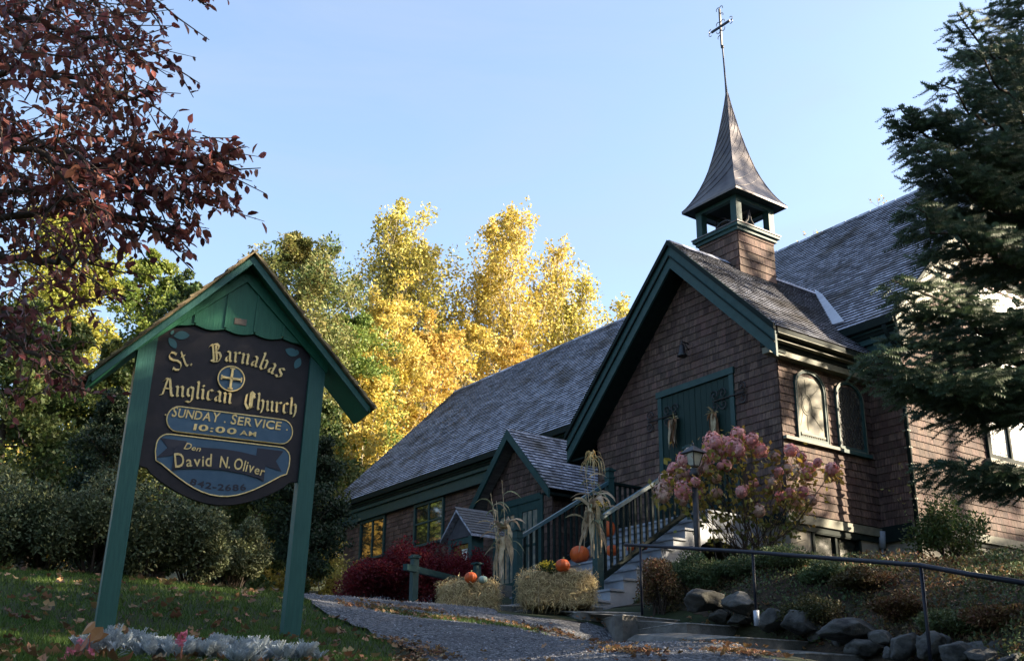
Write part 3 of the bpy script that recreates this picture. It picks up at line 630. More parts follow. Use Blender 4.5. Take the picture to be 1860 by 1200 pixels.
# flared spire: square rings, with a proud standing seam every course
SH = 10.5; SB = 7.44; SR = .83
prof = [(0,1),(.03,.915),(.07,.825),(.12,.73),(.18,.635),(.25,.54),(.33,.45),(.43,.365),(.54,.28),(.66,.2),(.78,.13),(.9,.065),(1,.02)]
w = MB(); vs = []; fs = []
for a, r in prof:
    z = SB+.05+(SH-SB-.05)*a
    for sx, sy in ((-1,-1),(1,-1),(1,1),(-1,1)): vs.append((BX+sx*r*SR, BY+sy*r*SR, z))
for i in range(len(prof)-1):
    for j in range(4): fs.append((i*4+j,i*4+(j+1)%4,(i+1)*4+(j+1)%4,(i+1)*4+j))
b_ = len(vs); vs += [(BX+sx*SR, BY+sy*SR, SB) for sx, sy in ((-1,-1),(1,-1),(1,1),(-1,1))]
fs += [(b_+j, b_+(j+1)%4, (j+1)%4, j) for j in range(4)]; w.add(vs, fs)
spire = part(w, 'spire', M['copper'], church)
w = MB(); w.box((BX-SR+.015,BY-SR+.015,SB+.0),(BX+SR-.015,BY+SR-.015,SB+.02)); part(w, 'spire_soffit', M['darkgreen'], church)
w = MB()                                              # diagonal sheet seams on the two visible faces
def rad(z): 
    a = (z-SB-.05)/(SH-SB-.05); return SR*np.interp(a, [p_[0] for p_ in prof], [p_[1] for p_ in prof])
for k in range(9):
    for face in (0, 1):
        pts = []
        for i in range(12):
            z = SB+.08+k*.26+i*.09; r = rad(z)+.006; s_ = -r+2*r*min(1, i/11*1.25) if face == 1 else -r+2*r*min(1, i/11*1.25)
            if z > SH-.3: break
            pts.append((BX+r, BY+s_, z) if face == 1 else (BX+s_, BY-r, z))
        if len(pts) > 2: w.tube(pts, .007, 4)
for sx, sy in ((1,-1),(-1,-1),(1,1)): w.tube([(BX+sx*r*SR,BY+sy*r*SR,SB+.05+(SH-SB-.05)*a) for a, r in prof], .014, 5)
part(w, 'spire_seam', M['copper'], spire)
# bell with yoke, wheel
w = MB(); w.lathe([(.02,.36),(.09,.34),(.13,.25),(.16,.1),(.24,.0),(.25,-.03),(.22,-.03),(.0,.1)], (BX,BY,pz0+.14), 16); part(w, 'bell', M['iron'], church, True)
w = MB()
w.tube([(BX-.42,BY,pz0+.52),(BX+.42,BY,pz0+.52)], .03, 6)
for sx in (-1, 1):
    w.tube([(BX+sx*.42,BY-.3,pz0),(BX+sx*.42,BY-.05,pz0+.3),(BX+sx*.42,BY,pz0+.54)], .03, 6); w.tube([(BX+sx*.42,BY+.3,pz0),(BX+sx*.42,BY+.05,pz0+.3),(BX+sx*.42,BY,pz0+.54)], .03, 6)
for yy in (-.36,.36): w.tube([(BX-.4+.35*0,BY+yy,pz0)]+[(BX+.32*math.cos(a),BY+yy,pz0+.3*math.sin(a)+.02) for a in np.linspace(math.pi, 0, 12)], .022, 6)
w.tube([(BX-.3,BY+.36,pz0+.3+.28*math.sin(0))]+[(BX-.3,BY+.3*math.cos(a),pz0+.32+.3*math.sin(a)) for a in np.linspace(0, 2*math.pi, 18)], .016, 5)
part(w, 'bell_frame', M['iron'], church)
# cross on its rod
w = MB(); w.tube([(BX,BY,SH-.2),(BX-.02,BY,SH+.3),(BX-.05,BY,11.85)], [.04,.022,.018], 6); w.lathe([(.0,-.05),(.035,-.03),(.045,0),(.035,.03),(.0,.05)], (BX-.05,BY,11.8), 10); part(w, 'rod', M['iron'], church)
w = MB(); cz = 12.38; CXx = BX-.07
w.box((CXx-.022,BY-.02,11.84),(CXx+.022,BY+.02,12.88)); w.box((CXx-.3,BY-.022,cz-.024),(CXx+.3,BY+.022,cz+.024))
def hook(c, a0, r=.055, sgn=1): w.tube([(c[0]+r*math.cos(a0+sgn*t_), BY, c[2]+r*math.sin(a0+sgn*t_)) for t_ in np.linspace(0, 3.6, 9)], .009, 4)
for (dx, dz, a0, sg) in ((.33,.04,-1.5,1),(.33,-.04,1.5,-1),(-.33,.04,4.6,-1),(-.33,-.04,1.6,1),(.05,.5,3,-1),(-.05,.5,0,1),(.08,.1,3.1,-1),(-.08,.1,0,1),(.08,-.1,3.1,1),(-.08,-.1,0,-1),(.05,.3,3,-1),(-.05,-.28,0,1)): hook((CXx+dx,0,cz+dz), a0, sgn=sg)
part(w, 'cross', M['iron'], church)

lay([L0, L1, L2, L3, L4, L5], 'wall_shingle', M['wall'], [walls[0], walls[1], walls[2], walls[3], pwall, bb])
lay([R0, R1, R2], 'roof_shingle', M['roof'], [nave, gr, pr_], t0=.034, end='roofend')

# ------------------------------------------------------------------ wooden stairs to the church door
st = thing('entrance_stairs', 'grey-white wooden stairs with green railings climbing to the church door', 'stairs', (-2.1,-4.0,-1.98))
NR_, RISE, RUN, Y0, Z0 = 10, .193, .285, -4.0, -1.98
XR, XL = -.58, -3.62
for i in range(NR_-1):
    z = Z0+(i+1)*RISE; y = Y0+i*RUN
    w = MB(); w.box((XL-.03,y-.03,z-.035),(XR+.03,y+RUN,z)); part(w, 'tread', M['stair'], st)
    w = MB(); w.box((XL,y,z-RISE),(XR,y+.02,z-.035)); part(w, 'riser', M['stair'], st)
    w = MB(); w.box((XR-.03,y+.02,z-RISE-.0),(XR,y+RUN+.02,z-.035)); 
YL = Y0+(NR_-1)*RUN; ZL = Z0+NR_*RISE
w = MB(); w.box((XL,YL,ZL-RISE),(XR,YL+.02,ZL-.04)); part(w, 'riser', M['stair'], st)
w = MB(); w.box((XL-.03,YL-.03,ZL-.04),(XR+.03,-.07,ZL)); part(w, 'landing', M['stair'], st)
for X_ in (XR-.04, XL):
    poly = [(X_,Y0+.02,Z0),(X_,Y0+.02,Z0+RISE-.036)]
    for i in range(1, NR_): poly += [(X_,Y0+i*RUN+.02,Z0+i*RISE-.036),(X_,Y0+i*RUN+.02,Z0+(i+1)*RISE-.036)]
    poly += [(X_,-.05,ZL-.041),(X_,-.05,ZL-.5),(X_,-.25,ZL-.62),(X_,-.9,ZL-.56),(X_,YL+.1,ZL-.5),(X_,YL-.15,ZL-.62),(X_,Y0+.45,Z0-.02)]
    w = MB(); w.prism(poly, (.04,0,0)); part(w, 'stringer', M['stair'], st)
def newel(x, y, z0, z1, s=.13, mat='green'):
    w = MB(); w.box((x-s/2,y-s/2,z0),(x+s/2,y+s/2,z1)); w.box((x-s/2-.03,y-s/2-.03,z1),(x+s/2+.03,y+s/2+.03,z1+.04)); w.box((x-s/2+.01,y-s/2+.01,z1+.04),(x+s/2-.01,y+s/2-.01,z1+.07)); w.box((x-s/2-.015,y-s/2-.015,z1-.14),(x+s/2+.015,y+s/2+.015,z1-.11)); part(w, 'newel_post', M[mat], st)
RXR, RXL = -1.0, -3.22
sl_ = RISE/RUN*.92
for X_ in (RXR, RXL):
    ya_, yb_ = -3.6, -1.42
    zt = lambda y: -.42+(y+3.6)*.61; zb_ = lambda y: -1.42+(y+3.6)*.66
    newel(X_, ya_, -2.1, zt(ya_)+.14); newel(X_, yb_+.03, ZL-.2, zt(yb_)+.22); newel(X_, -.12, ZL-.05, ZL+1.05, .1)
    w = MB(); w.beam((X_,ya_,zt(ya_)),(X_,yb_,zt(yb_)), .09, .06); part(w, 'handrail', M['rail'], st)
    w = MB(); w.beam((X_,ya_,zb_(ya_)),(X_,yb_,zb_(yb_)), .05, .09); part(w, 'bottom_rail', M['darkgreen'], st)
    y = ya_+.16
    while y < yb_-.06:
        b = MB(); b.box((X_-.02,y-.02,zb_(y)),(X_+.02,y+.02,zt(y)-.03)); part(b, 'baluster', M['darkgreen'], st); y += .135
    w = MB(); w.box((X_-.045,yb_+.08,ZL+.93),(X_+.045,-.14,ZL+.98)); part(w, 'handrail', M['darkgreen'], st)
    w = MB(); w.box((X_-.025,yb_+.08,ZL+.1),(X_+.025,-.14,ZL+.15)); part(w, 'bottom_rail', M['darkgreen'], st)
    y = yb_+.16
    while y < -.2:
        b = MB(); b.box((X_-.02,y-.02,ZL+.15),(X_+.02,y+.02,ZL+.93)); part(b, 'baluster', M['darkgreen'], st); y += .135
w = MB()                                             # dark boards closing the left underside
for i in range(20): w.box((XL-.05,Y0+.3+i*.18,-2.0),(XL-.02,Y0+.3+i*.18+.15,max(-1.9, min(ZL-.1, Z0+(.3+i*.18)*RISE/RUN))))
part(w, 'skirt_board', M['darkgreen'], st)
def on_tread(px, py):
    for i in range(NR_-1):
        p = on(2, Z0+(i+1)*RISE, px, py)
        if Y0+i*RUN-.1 <= p[1] <= Y0+(i+1)*RUN+.02 and XL < p[0] < XR+.1: return np.array([p[0], p[1], Z0+(i+1)*RISE])
    return None
# ------------------------------------------------------------------ the church sign
_h = np.array([-math.sin(YAW), math.cos(YAW), 0]); _a = math.radians(62.5)
SU = math.cos(_a)*_h+math.sin(_a)*_r                  # along the board, to the right
SN = np.array([SU[1], -SU[0], 0])                     # towards the viewer
if SN@(CAM-at(355,1000,9.5)) < 0: SN = -SN
SO = at(355, 1150, 9.5)+SU*.036
TL = .029                                             # the whole sign leans a little to the right
sign = thing('church_sign', 'green gabled sign board on two posts with gold lettering on black, leaning slightly', 'sign', tuple(SO))
def sw(s, t, d=0): return SO+SU*(s+TL*t)+np.array([0,0,1.])*t+SN*d
def sprism(mb, pts, d0, d1):
    a = [tuple(sw(s, t, d1)) for s, t in pts]; mb.prism(a, tuple(-SN*(d1-d0)))
def spart(pts, d0, d1, name, mat, parent=None, label=None):
    w = MB(); sprism(w, pts, d0, d1); return part(w, name, M[mat], parent or sign, label=label)
for s_ in (-1, 1):
    s0 = s_*.77
    spart([(s0-.075,-.6),(s0+.075,-.6),(s0+.075,2.52-.06*s_),(s0-.075,2.52+.06*s_)], -.07, .07, 'post', 'postgreen')
def boardpts():
    p = [(-.70,2.75),(-.70,1.385),(-.62,1.37)]
    for i in range(17):
        a = i/16; s = -.58+1.16*a; p.append((s, 1.325-.22*math.sin(a*math.pi)**.9))
    return p+[(.62,1.37),(.70,1.385),(.70,2.75)]
bd = spart(boardpts(), -.02, .03, 'board', 'board')
# gable boards with scalloped lower ends
PK, TR_, TLt = (.02,3.44), (1.27,2.12), (-1.22,2.06)
xs = [-.66,-.395,-.125,.145,.41,.69]
def roof_t(s): return PK[1]-.05-abs(s-PK[0])*1.075
for i in range(5):
    a, b = xs[i]+.004, xs[i+1]-.004; pts = []
    for k in range(9):
        s = a+(b-a)*k/8; pts.append((s, 2.725-.028*math.sin(k/8*math.pi)))
    top = [(b, roof_t(b)), (a, roof_t(a))] if not (a < PK[0] < b) else [(b, roof_t(b)), PK, (a, roof_t(a))]
    spart(pts+top, .035, .06, 'gable_board', 'signgreen')
for s in xs[1:-1]: spart([(s-.012,2.74),(s+.012,2.74),(s+.012,roof_t(s)),(s-.012,roof_t(s))], .06, .072, 'batten', 'signgreen')
spart([(-.05,2.79),(.06,2.79),(.06,2.85),(-.05,2.85)], .06, .066, 'name_plate', 'plate')
# roof: two slabs with barge boards and cedar shingles
for sg, T in ((-1, TLt), (1, TR_)):
    th = .035
    spart([PK, T, (T[0],T[1]-th*1.4), (PK[0],PK[1]-th*1.4)] if sg > 0 else [PK,(PK[0],PK[1]-th*1.4),(T[0],T[1]-th*1.4),T], -.26, .22, 'roof_board', 'signgreen')
    spart([(PK[0],PK[1]-.02),(T[0]*.985,T[1]+.0),(T[0]*.975,T[1]-.05),(PK[0],PK[1]-.095)], .20, .235, 'barge_board', 'postgreen')
    spart([(PK[0],PK[1]-.12),(sg*.86,roof_t(sg*.86)+.03),(sg*.86,roof_t(sg*.86)-.05),(PK[0],PK[1]-.22)], .06, .085, 'inner_rafter', 'signgreen')
    rs = MB(); L = math.hypot(T[0]-PK[0], T[1]-PK[1]); n_ = 13; dx, dy = (T[0]-PK[0])/L, (T[1]-PK[1])/L
    nx_, ny_ = (-dy*sg, dx*sg); 
    if ny_ < 0: nx_, ny_ = -nx_, -ny_
    sh = []
    for i in range(n_+1):
        l0 = (i-.3)*L/n_; l1 = l0+L/n_*1.5; d = -.30
        while d < .26:
            wd = random.uniform(.07,.13); d1 = min(d+wd-.004, .27); j = random.uniform(-.012,.012); k0 = .034+random.uniform(-.004,.006)
            q0 = (PK[0]+dx*l0, PK[1]+dy*l0); q1 = (PK[0]+dx*min(L+.04, l1+j), PK[1]+dy*min(L+.04, l1+j))
            if q1 != q0:
                a = [sw(q0[0]+nx_*.004, q0[1]+ny_*.004, d), sw(q1[0]+nx_*.008, q1[1]+ny_*.008, d), sw(q1[0]+nx_*k0, q1[1]+ny_*k0, d), sw(q0[0]+nx_*.01, q0[1]+ny_*.01, d)]
                b = [sw(q0[0]+nx_*.004, q0[1]+ny_*.004, d1), sw(q1[0]+nx_*.008, q1[1]+ny_*.008, d1), sw(q1[0]+nx_*k0, q1[1]+ny_*k0, d1), sw(q0[0]+nx_*.01, q0[1]+ny_*.01, d1)]
                x = MB(); x.add([tuple(p) for p in a+b], [(0,1,2,3),(7,6,5,4),(0,4,5,1),(1,5,6,2),(2,6,7,3),(3,7,4,0)]); part(x, 'shingle', M['cedarshake'], sign)
            d += wd
# blue panels with gold edging
def ring_pts(pts, gr, name, d, mat='signblue', edge='gold'):
    n = len(pts); c = (sum(p[0] for p in pts)/n, sum(p[1] for p in pts)/n)
    o = spart(pts, .031, d, name, mat, bd)
    w = MB()
    cl = [tuple(sw(s, t, d+.004)) for s, t in pts]; w.tube(cl+[cl[0]], gr, 4); part(w, 'gold_edge', M[edge], o); return o
oval = [(.50+.10*math.cos(a), 1.83+.1*math.sin(a)*1.15+0) for a in np.linspace(-math.pi/2, math.pi/2, 10)]+[(-.42+.10*math.cos(a), 1.83+.115*math.sin(a)) for a in np.linspace(math.pi/2, 1.5*math.pi, 10)]
oval = [(s, t-.0) for s, t in oval]
ring_pts(oval, .006, 'service_panel', .038)
pan = [(-.56,1.44),(-.575,1.52)]+[(-.575+.10*(1-math.cos(a)), 1.585+.10*math.sin(a)) for a in np.linspace(0, math.pi/2, 6)]+[(.50+.10*math.sin(a), 1.585+.10*math.cos(a)) for a in np.linspace(0, math.pi/2, 6)]+[(.60,1.52),(.585,1.44)]
pan += [(.53-1.04*i/14, 1.415-.235*math.sin(max(0,min(1,i/14))*math.pi)**1.0) for i in range(15)]
pan = pan[::-1]
ring_pts(pan, .006, 'phone_panel', .038)
circ = [(-.012+.118*math.cos(a), 2.265+.118*math.sin(a)) for a in np.linspace(0, 2*math.pi, 33)[:-1]]
cp_ = ring_pts(circ, .007, 'emblem_disc', .045)
w = MB()
for (s0,t0_,s1,t1_) in ((-.10,2.265,.078,2.265),(-.012,2.17,-.012,2.36)):
    w.beam(tuple(sw(s0,t0_,.056)), tuple(sw(s1,t1_,.056)), .02 if s0 == s1 else .02, .02, up=tuple(SN))
    for (s_,t_) in ((s0,t0_),(s1,t1_)):
        hv = s0 != s1
        w.beam(tuple(sw(s_-(0 if hv else .022), t_-(.022 if hv else 0), .0565)), tuple(sw(s_+(0 if hv else .022), t_+(.022 if hv else 0), .0565)), .012, .012, up=tuple(SN))
part(w, 'gold_cross', M['gold'], cp_)
# ribbon banner
rb = [(-.418,1.36),(-.36,1.385),(-.2,1.408),(0,1.416),(.2,1.402),(.34,1.372),(.385,1.35),(.38,1.555),(.30,1.578),(.15,1.598),(0,1.606),(-.2,1.598),(-.35,1.582),(-.42,1.567)]
spart([(-.56,1.465),(-.44,1.495),(-.44,1.50),(-.325,1.55),(-.325,1.64),(-.55,1.642),(-.478,1.565)], .039, .044, 'ribbon_tail', 'ribbon', bd)
spart([(.345,1.50),(.535,1.462),(.475,1.55),(.535,1.65),(.295,1.652),(.295,1.56)], .039, .044, 'ribbon_tail', 'ribbon', bd)
spart(rb, .044, .05, 'ribbon', 'ribbon', bd)
# painted leaves
def leaf2(c, ang, L, W_):
    pts = []
    for k in range(9): a = k/8; pts.append((a*L, W_*math.sin(a*math.pi)**.8))
    for k in range(7, 0, -1): a = k/8; pts.append((a*L, -W_*math.sin(a*math.pi)**.8*.8))
    ca, sa = math.cos(ang), math.sin(ang); return [(c[0]+x*ca-y*sa, c[1]+x*sa+y*ca) for x, y in pts][::-1]
for (c, a, L, Wd) in (((-.60,2.57),-.9,.12,.035),((-.56,2.59),.25,.14,.045),((-.585,2.60),1.2,.05,.015),((.60,2.57),-1.9,.12,.035),((.58,2.60),2.9,.13,.045),((.58,2.60),2.0,.05,.015)):
    spart(leaf2(c, a, L, Wd), .031, .036, 'painted_leaf', 'leafpaint', bd)

# black-letter glyphs drawn with a broad nib
G = {
'i': ([[(.03,.60),(.10,.53),(.10,.10),(.17,.03)],[(.06,.80),(.12,.74)]], .27),
'n': ([[(.03,.60),(.10,.53),(.10,.10),(.16,.03)],[(.14,.50),(.29,.62),(.37,.53),(.37,.10),(.44,.03)]], .54),
'r': ([[(.03,.60),(.10,.53),(.10,.10),(.17,.03)],[(.14,.50),(.27,.62),(.34,.54)]], .41),
'a': ([[(.07,.53),(.19,.62),(.32,.54),(.32,.10),(.40,.03)],[(.32,.38),(.14,.29),(.09,.14),(.18,.03),(.32,.14)]], .50),
'b': ([[(.04,.98),(.10,.90),(.10,.12),(.22,.02)],[(.14,.50),(.26,.62),(.38,.52),(.38,.14),(.24,.01)]], .51),
's': ([[(.36,.55),(.22,.63),(.10,.53),(.14,.40),(.34,.28),(.36,.13),(.22,.01),(.06,.09)]], .46),
't': ([[(.12,.86),(.12,.12),(.20,.03),(.30,.08)],[(.00,.60),(.28,.62)]], .36),
'u': ([[(.03,.60),(.10,.53),(.10,.13),(.18,.03),(.34,.15)],[(.29,.60),(.36,.53),(.36,.10),(.43,.03)]], .54),
'h': ([[(.04,.98),(.10,.90),(.10,.10),(.16,.03)],[(.14,.50),(.27,.62),(.37,.53),(.37,.16),(.30,-.12)]], .53),
'c': ([[(.34,.55),(.22,.63),(.10,.53),(.10,.13),(.20,.02),(.34,.10)]], .42),
'l': ([[(.04,.98),(.10,.90),(.10,.10),(.17,.03)]], .27),
'g': ([[(.34,.56),(.20,.63),(.10,.53),(.10,.20),(.20,.09),(.34,.19)],[(.29,.62),(.36,.55),(.36,-.08),(.24,-.24),(.06,-.18)]], .52),
'S': ([[(.56,.78),(.50,.92),(.34,1.0),(.14,.90),(.10,.72),(.22,.58),(.46,.46),(.58,.30),(.52,.10),(.32,-.02),(.10,.04),(.02,.20)],[(.56,.78),(.62,.86)],[(.02,.20),(-.04,.10)]], .72),
'B': ([[(.0,.84),(.12,.97),(.20,.88),(.20,.06)],[(.20,.95),(.42,1.0),(.54,.86),(.46,.66),(.26,.55)],[(.30,.55),(.54,.48),(.60,.26),(.46,.02),(.20,.0),(.03,.10)],[(.36,.92),(.36,.08)]], .76),
'A': ([[(-.02,.05),(.10,.08),(.28,.90),(.38,1.0)],[(.20,.98),(.40,.92),(.54,.10),(.64,.02)],[(.12,.42),(.52,.42)],[(.06,.80),(.26,.96)]], .74),
'C': ([[(.60,.84),(.38,1.0),(.14,.82),(.09,.30),(.28,-.01),(.58,.14)],[(.36,.94),(.36,.10)],[(.52,.80),(.60,.64)],[(.46,.88),(.46,.12)]], .74),
'.': ([[(.05,.08),(.11,.02)]], .22)}
def glyph_pieces(ch, size, xs_, nib=.066):
    nv = (math.cos(.62)*nib, math.sin(.62)*nib); out = []
    for st_ in G[ch][0]:
        for a, b in zip(st_[:-1], st_[1:]):
            pts = [(a[0]-nv[0],a[1]-nv[1]),(a[0]+nv[0],a[1]+nv[1]),(b[0]+nv[0],b[1]+nv[1]),(b[0]-nv[0],b[1]-nv[1])]
            out.append([(x*size*xs_, y*size) for x, y in pts])
    return out
def gothic(text, size, xs_, path, s0, d0=.031, dep_=.012):
    """path(s) -> (point, angle); letters start at s0"""
    s = s0
    for ch in text:
        if ch == ' ': s += .3*size*xs_; continue
        adv = G[ch][1]*size*xs_; (px_, py_), ang = path(s+adv/2); ca, sa = math.cos(ang), math.sin(ang); w = MB(); k = 0
        for pc in glyph_pieces(ch, size, xs_):
            q = [(px_+(x-adv/2)*ca-y*sa, py_+(x-adv/2)*sa+y*ca) for x, y in pc]
            ar = sum(q[i][0]*q[(i+1)%4][1]-q[(i+1)%4][0]*q[i][1] for i in range(4))
            if ar < 0: q = q[::-1]
            sprism(w, q, d0, d0+dep_+.0006*k); k += 1
        part(w, 'letter', M['gold'], bd); s += adv
def arc_path(R, apex, c=0):                           # arched line: apex height at s=c
    return lambda s: ((c+R*math.sin((s-c)/R), apex-R*(1-math.cos((s-c)/R))), -(s-c)/R)
gothic('St.', .172, .80, arc_path(.95, 2.425, .02), -.545)
gothic('Barnabas', .172, .93, arc_path(.95, 2.425, .02), -.215)
gothic('Anglican', .168, .98, lambda s: ((s, 2.0+.035*math.cos((s+.25)*2.6)), -.05*math.sin((s+.25)*2.6)), -.60)
gothic('Church', .168, .95, lambda s: ((s, 2.005), 0), .125)
# plain lettering from the built-in typeface
def text_mesh(body, size, width, extrude, bold=0):
    c = bpy.data.curves.new('t', 'FONT'); c.body = body; c.size = 1; c.extrude = 0; c.offset = bold; c.resolution_u = 3
    o = bpy.data.objects.new('t', c); COL.objects.link(o); dg = bpy.context.evaluated_depsgraph_get(); me = bpy.data.meshes.new_from_object(o.evaluated_get(dg))
    vs = np.array([v.co for v in me.vertices]); fs = [tuple(p.vertices) for p in me.polygons]; be = {}
    for f in fs:
        for a, b in zip(f, f[1:]+f[:1]): be[(a,b)] = 1
    bnd = [(a,b) for a, b in be if (b,a) not in be]
    bpy.data.objects.remove(o); bpy.data.curves.remove(c); bpy.data.meshes.remove(me)
    h = vs[:,1].max()-vs[:,1].min(); y0 = vs[:,1].min(); x0, x1 = vs[:,0].min(), vs[:,0].max()
    return vs[:,:2], fs, bnd
def plain(text, heights, s0, s1, path, d0, mat, dep_=.008, bold=.012, slant=0, widths=None):
    """one object per letter, spread between s0 and s1; heights = cap height (per letter or one value)"""
    gl_ = []; tot = 0
    for i, ch in enumerate(text):
        if ch == ' ': gl_.append(None); tot += .38; continue
        vs, fs, bnd = text_mesh(ch, 1, 1, 0, bold); w_ = vs[:,0].max()-vs[:,0].min(); gl_.append((vs, fs, bnd, w_)); tot += w_+.10
    k = (s1-s0)/(tot-.1); s = s0
    for i, ch in enumerate(text):
        g = gl_[i]
        if g is None: s += .38*k; continue
        vs, fs, bnd, w_ = g; H = heights[i] if hasattr(heights, '__len__') else heights
        sc = H/.729; X = (vs[:,0]-vs[:,0].min()-w_/2)*k; Y = vs[:,1]*sc
        if ch in ',.': X *= 1
        X = X+Y*slant; (px_, py_), ang = path(s+w_*k/2); ca, sa = math.cos(ang), math.sin(ang)
        fr = [tuple(sw(px_+x*ca-y*sa, py_+x*sa+y*ca, d0+dep_)) for x, y in zip(X, Y)]; bk = [tuple(np.array(p)-SN*dep_) for p in fr]; n = len(fr)
        m_ = MB(); m_.add(fr+bk, fs+[(b, a, n+a, n+b) for a, b in bnd]); part(m_, 'letter', M[mat], bd); s += (w_+.10)*k
line = lambda t, sl=0: (lambda s: ((s, t+sl*s), math.atan(sl)))
plain('SUNDAY', [.098,.082,.082,.082,.082,.09], -.485, -.075, line(1.847), .038, 'gold', slant=.12)
plain('SERVICE', [.095,.08,.08,.08,.08,.08,.08], .03, .485, line(1.845), .038, 'gold', slant=.08)
for x in (-.535, -.02, .545): 
    w = MB(); sprism(w, [(x+.007*math.cos(a), 1.855+.007*math.sin(a)) for a in np.linspace(0, 2*math.pi, 9)[:-1]], .038, .044); part(w, 'dot', M['gold'], bd)
plain('10:00', .058, -.285, .09, line(1.752, .008), .038, 'gold', bold=.02, slant=.1)
plain('AM', .045, .125, .27, line(1.755), .038, 'gold', bold=.015)
bn = lambda s: ((s, 1.437-.30*s*s), -.6*s)
plain('David', [.135,.10,.10,.10,.12], -.395, -.09, bn, .05, 'gold', bold=.008)
plain('N.', [.105,.105], -.02, .07, bn, .05, 'gold', bold=.008)
plain('Oliver', [.108,.10,.10,.10,.085,.085], .10, .375, bn, .05, 'gold', bold=.008)
plain('Den', [.062,.048,.048], -.345, -.205, line(1.548,-.05), .051, 'gold', bold=.004, slant=.3, dep_=.005)
plain('842-2686', .058, -.255, .24, lambda s: ((s, 1.235+.42*s*s), .8*s), .038, 'ribbon', bold=.025, dep_=.003)

# ------------------------------------------------------------------ concrete steps, handrail, stones
cs = thing('concrete_steps', 'low weathered concrete steps with rounded corners beside the asphalt path', 'steps', tuple(gp(1300,1150,13.5)))
UD = np.array([.18,.98,0.]); UD /= np.linalg.norm(UD); XD = np.array([-.97,-.24,0.]); XD /= np.linalg.norm(XD)
def stepblock(left, vert, right, d, back=1.25, rise=.15, fh=.16):
    v = at(*vert, d); z = v[2]; l = on(2, z, *left); r = on(2, z, *right); bd_ = np.array([-.97,.10,0])*back
    ch0 = v+(l-v)*.10; ch1 = v+(r-v)*.07; fr = [l+(l-v)*.25+np.array([0,0,-.06]), l, ch0, ch1, r]
    n = len(fr); bk = [p+bd_+np.array([0,0,rise]) for p in fr]; lo = [np.array([p[0],p[1],p[2]-fh-.35]) for p in fr]; lb = [np.array([p[0],p[1],p[2]-fh-.5]) for p in bk]
    w = MB(); w.add(fr+bk+lo+lb, [(i,i+1,n+i+1,n+i) for i in range(n-1)]+[(2*n+i,2*n+i+1,i+1,i) for i in range(n-1)]+[(n-1,3*n-1,4*n-1,2*n-1),(0,n,3*n,2*n),(n,2*n-1,4*n-1,3*n)])
    part(w, 'step', M['stepconc'], cs)
    w = MB(); w.tube([p+np.array([0,0,-.004]) for p in fr[1:]], [.006,.010,.011,.007], 5); part(w, 'worn_edge', M['wornedge'], cs)
for st__ in (((925,1112),(975,1101),(1095,1102),15.9),((1013,1124),(1046,1110),(1164,1112),15.3),((1084,1127),(1120,1115),(1262,1128),14.7),((1159,1142),(1236,1130),(1387,1140),14.1),((1266,1160),(1343,1156),(1500,1166),13.0),((1379,1191),(1451,1184),(1612,1192),12.0),((1480,1222),(1560,1214),(1720,1224),11.0)): stepblock(*st__)
hr = thing('pipe_handrail', 'dark blue-black pipe handrail on slim posts along the concrete steps', 'handrail', tuple(gp(1367,1137,13.7)))
tops = [at(1135,989,15.7), at(1163,990,15.4), at(1367,1002,13.7), at(1672,1026,10.6), at(1760,1042,9.9), at(1900,1064,9.1)]
w = MB(); w.tube(tops, .024, 10); part(w, 'rail', M['railpipe'], hr, True)
for (px, py, d, zb) in ((1163,990,15.4,1107),(1367,1002,13.7,1115),(1672,1026,10.6,1260)):
    t_ = at(px, py, d); b_ = at(px, zb, d); w = MB(); w.tube([t_, (t_[0], t_[1], b_[2]-.1)], .018, 8); pp = part(w, 'post', M['railpipe'], hr, True)
t_ = at(1367,1002,13.7); b0_ = at(1367,1112,13.7); b1_ = at(1367,1140,13.7); w = MB(); w.tube([(t_[0],t_[1],b0_[2]),(t_[0],t_[1],b1_[2])], .035, 8); part(w, 'post_sleeve', M['zinc'], hr, True)
t_ = at(1672,1026,10.6)

def rock_mesh(rx, ry, rz, seed, flat=.0, sub=3):
    bm = bmesh.new(); bmesh.ops.create_icosphere(bm, subdivisions=sub+1, radius=1); R = np.random.default_rng(seed)
    P = np.array([v.co for v in bm.verts]); n = R.normal(size=(18,3)); n /= np.linalg.norm(n, axis=1)[:,None]; dd = R.uniform(.55,.9,18)
    for a, b in zip(n, dd):
        k = P@a; P = P-np.where(k > b, k-b, 0)[:,None]*a*.97
    ph = R.uniform(0, 6, 6)
    P *= (1.12+.05*np.sin(P[:,0]*5+ph[0])*np.sin(P[:,1]*6+ph[1])+.03*np.sin(P[:,2]*11+ph[2]+P[:,0]*8)+.018*np.sin(P[:,0]*23+ph[3])*np.sin(P[:,1]*19+ph[4]+P[:,2]*17))[:,None]
    P *= np.array([rx,ry,rz])
    for v, q_ in zip(bm.verts, P): v.co = q_
    m = bpy.data.meshes.new('stone'); bm.to_mesh(m); bm.free(); m.materials.append(M['rock']); m.polygons.foreach_set('use_smooth', [True]*len(m.polygons)); return m
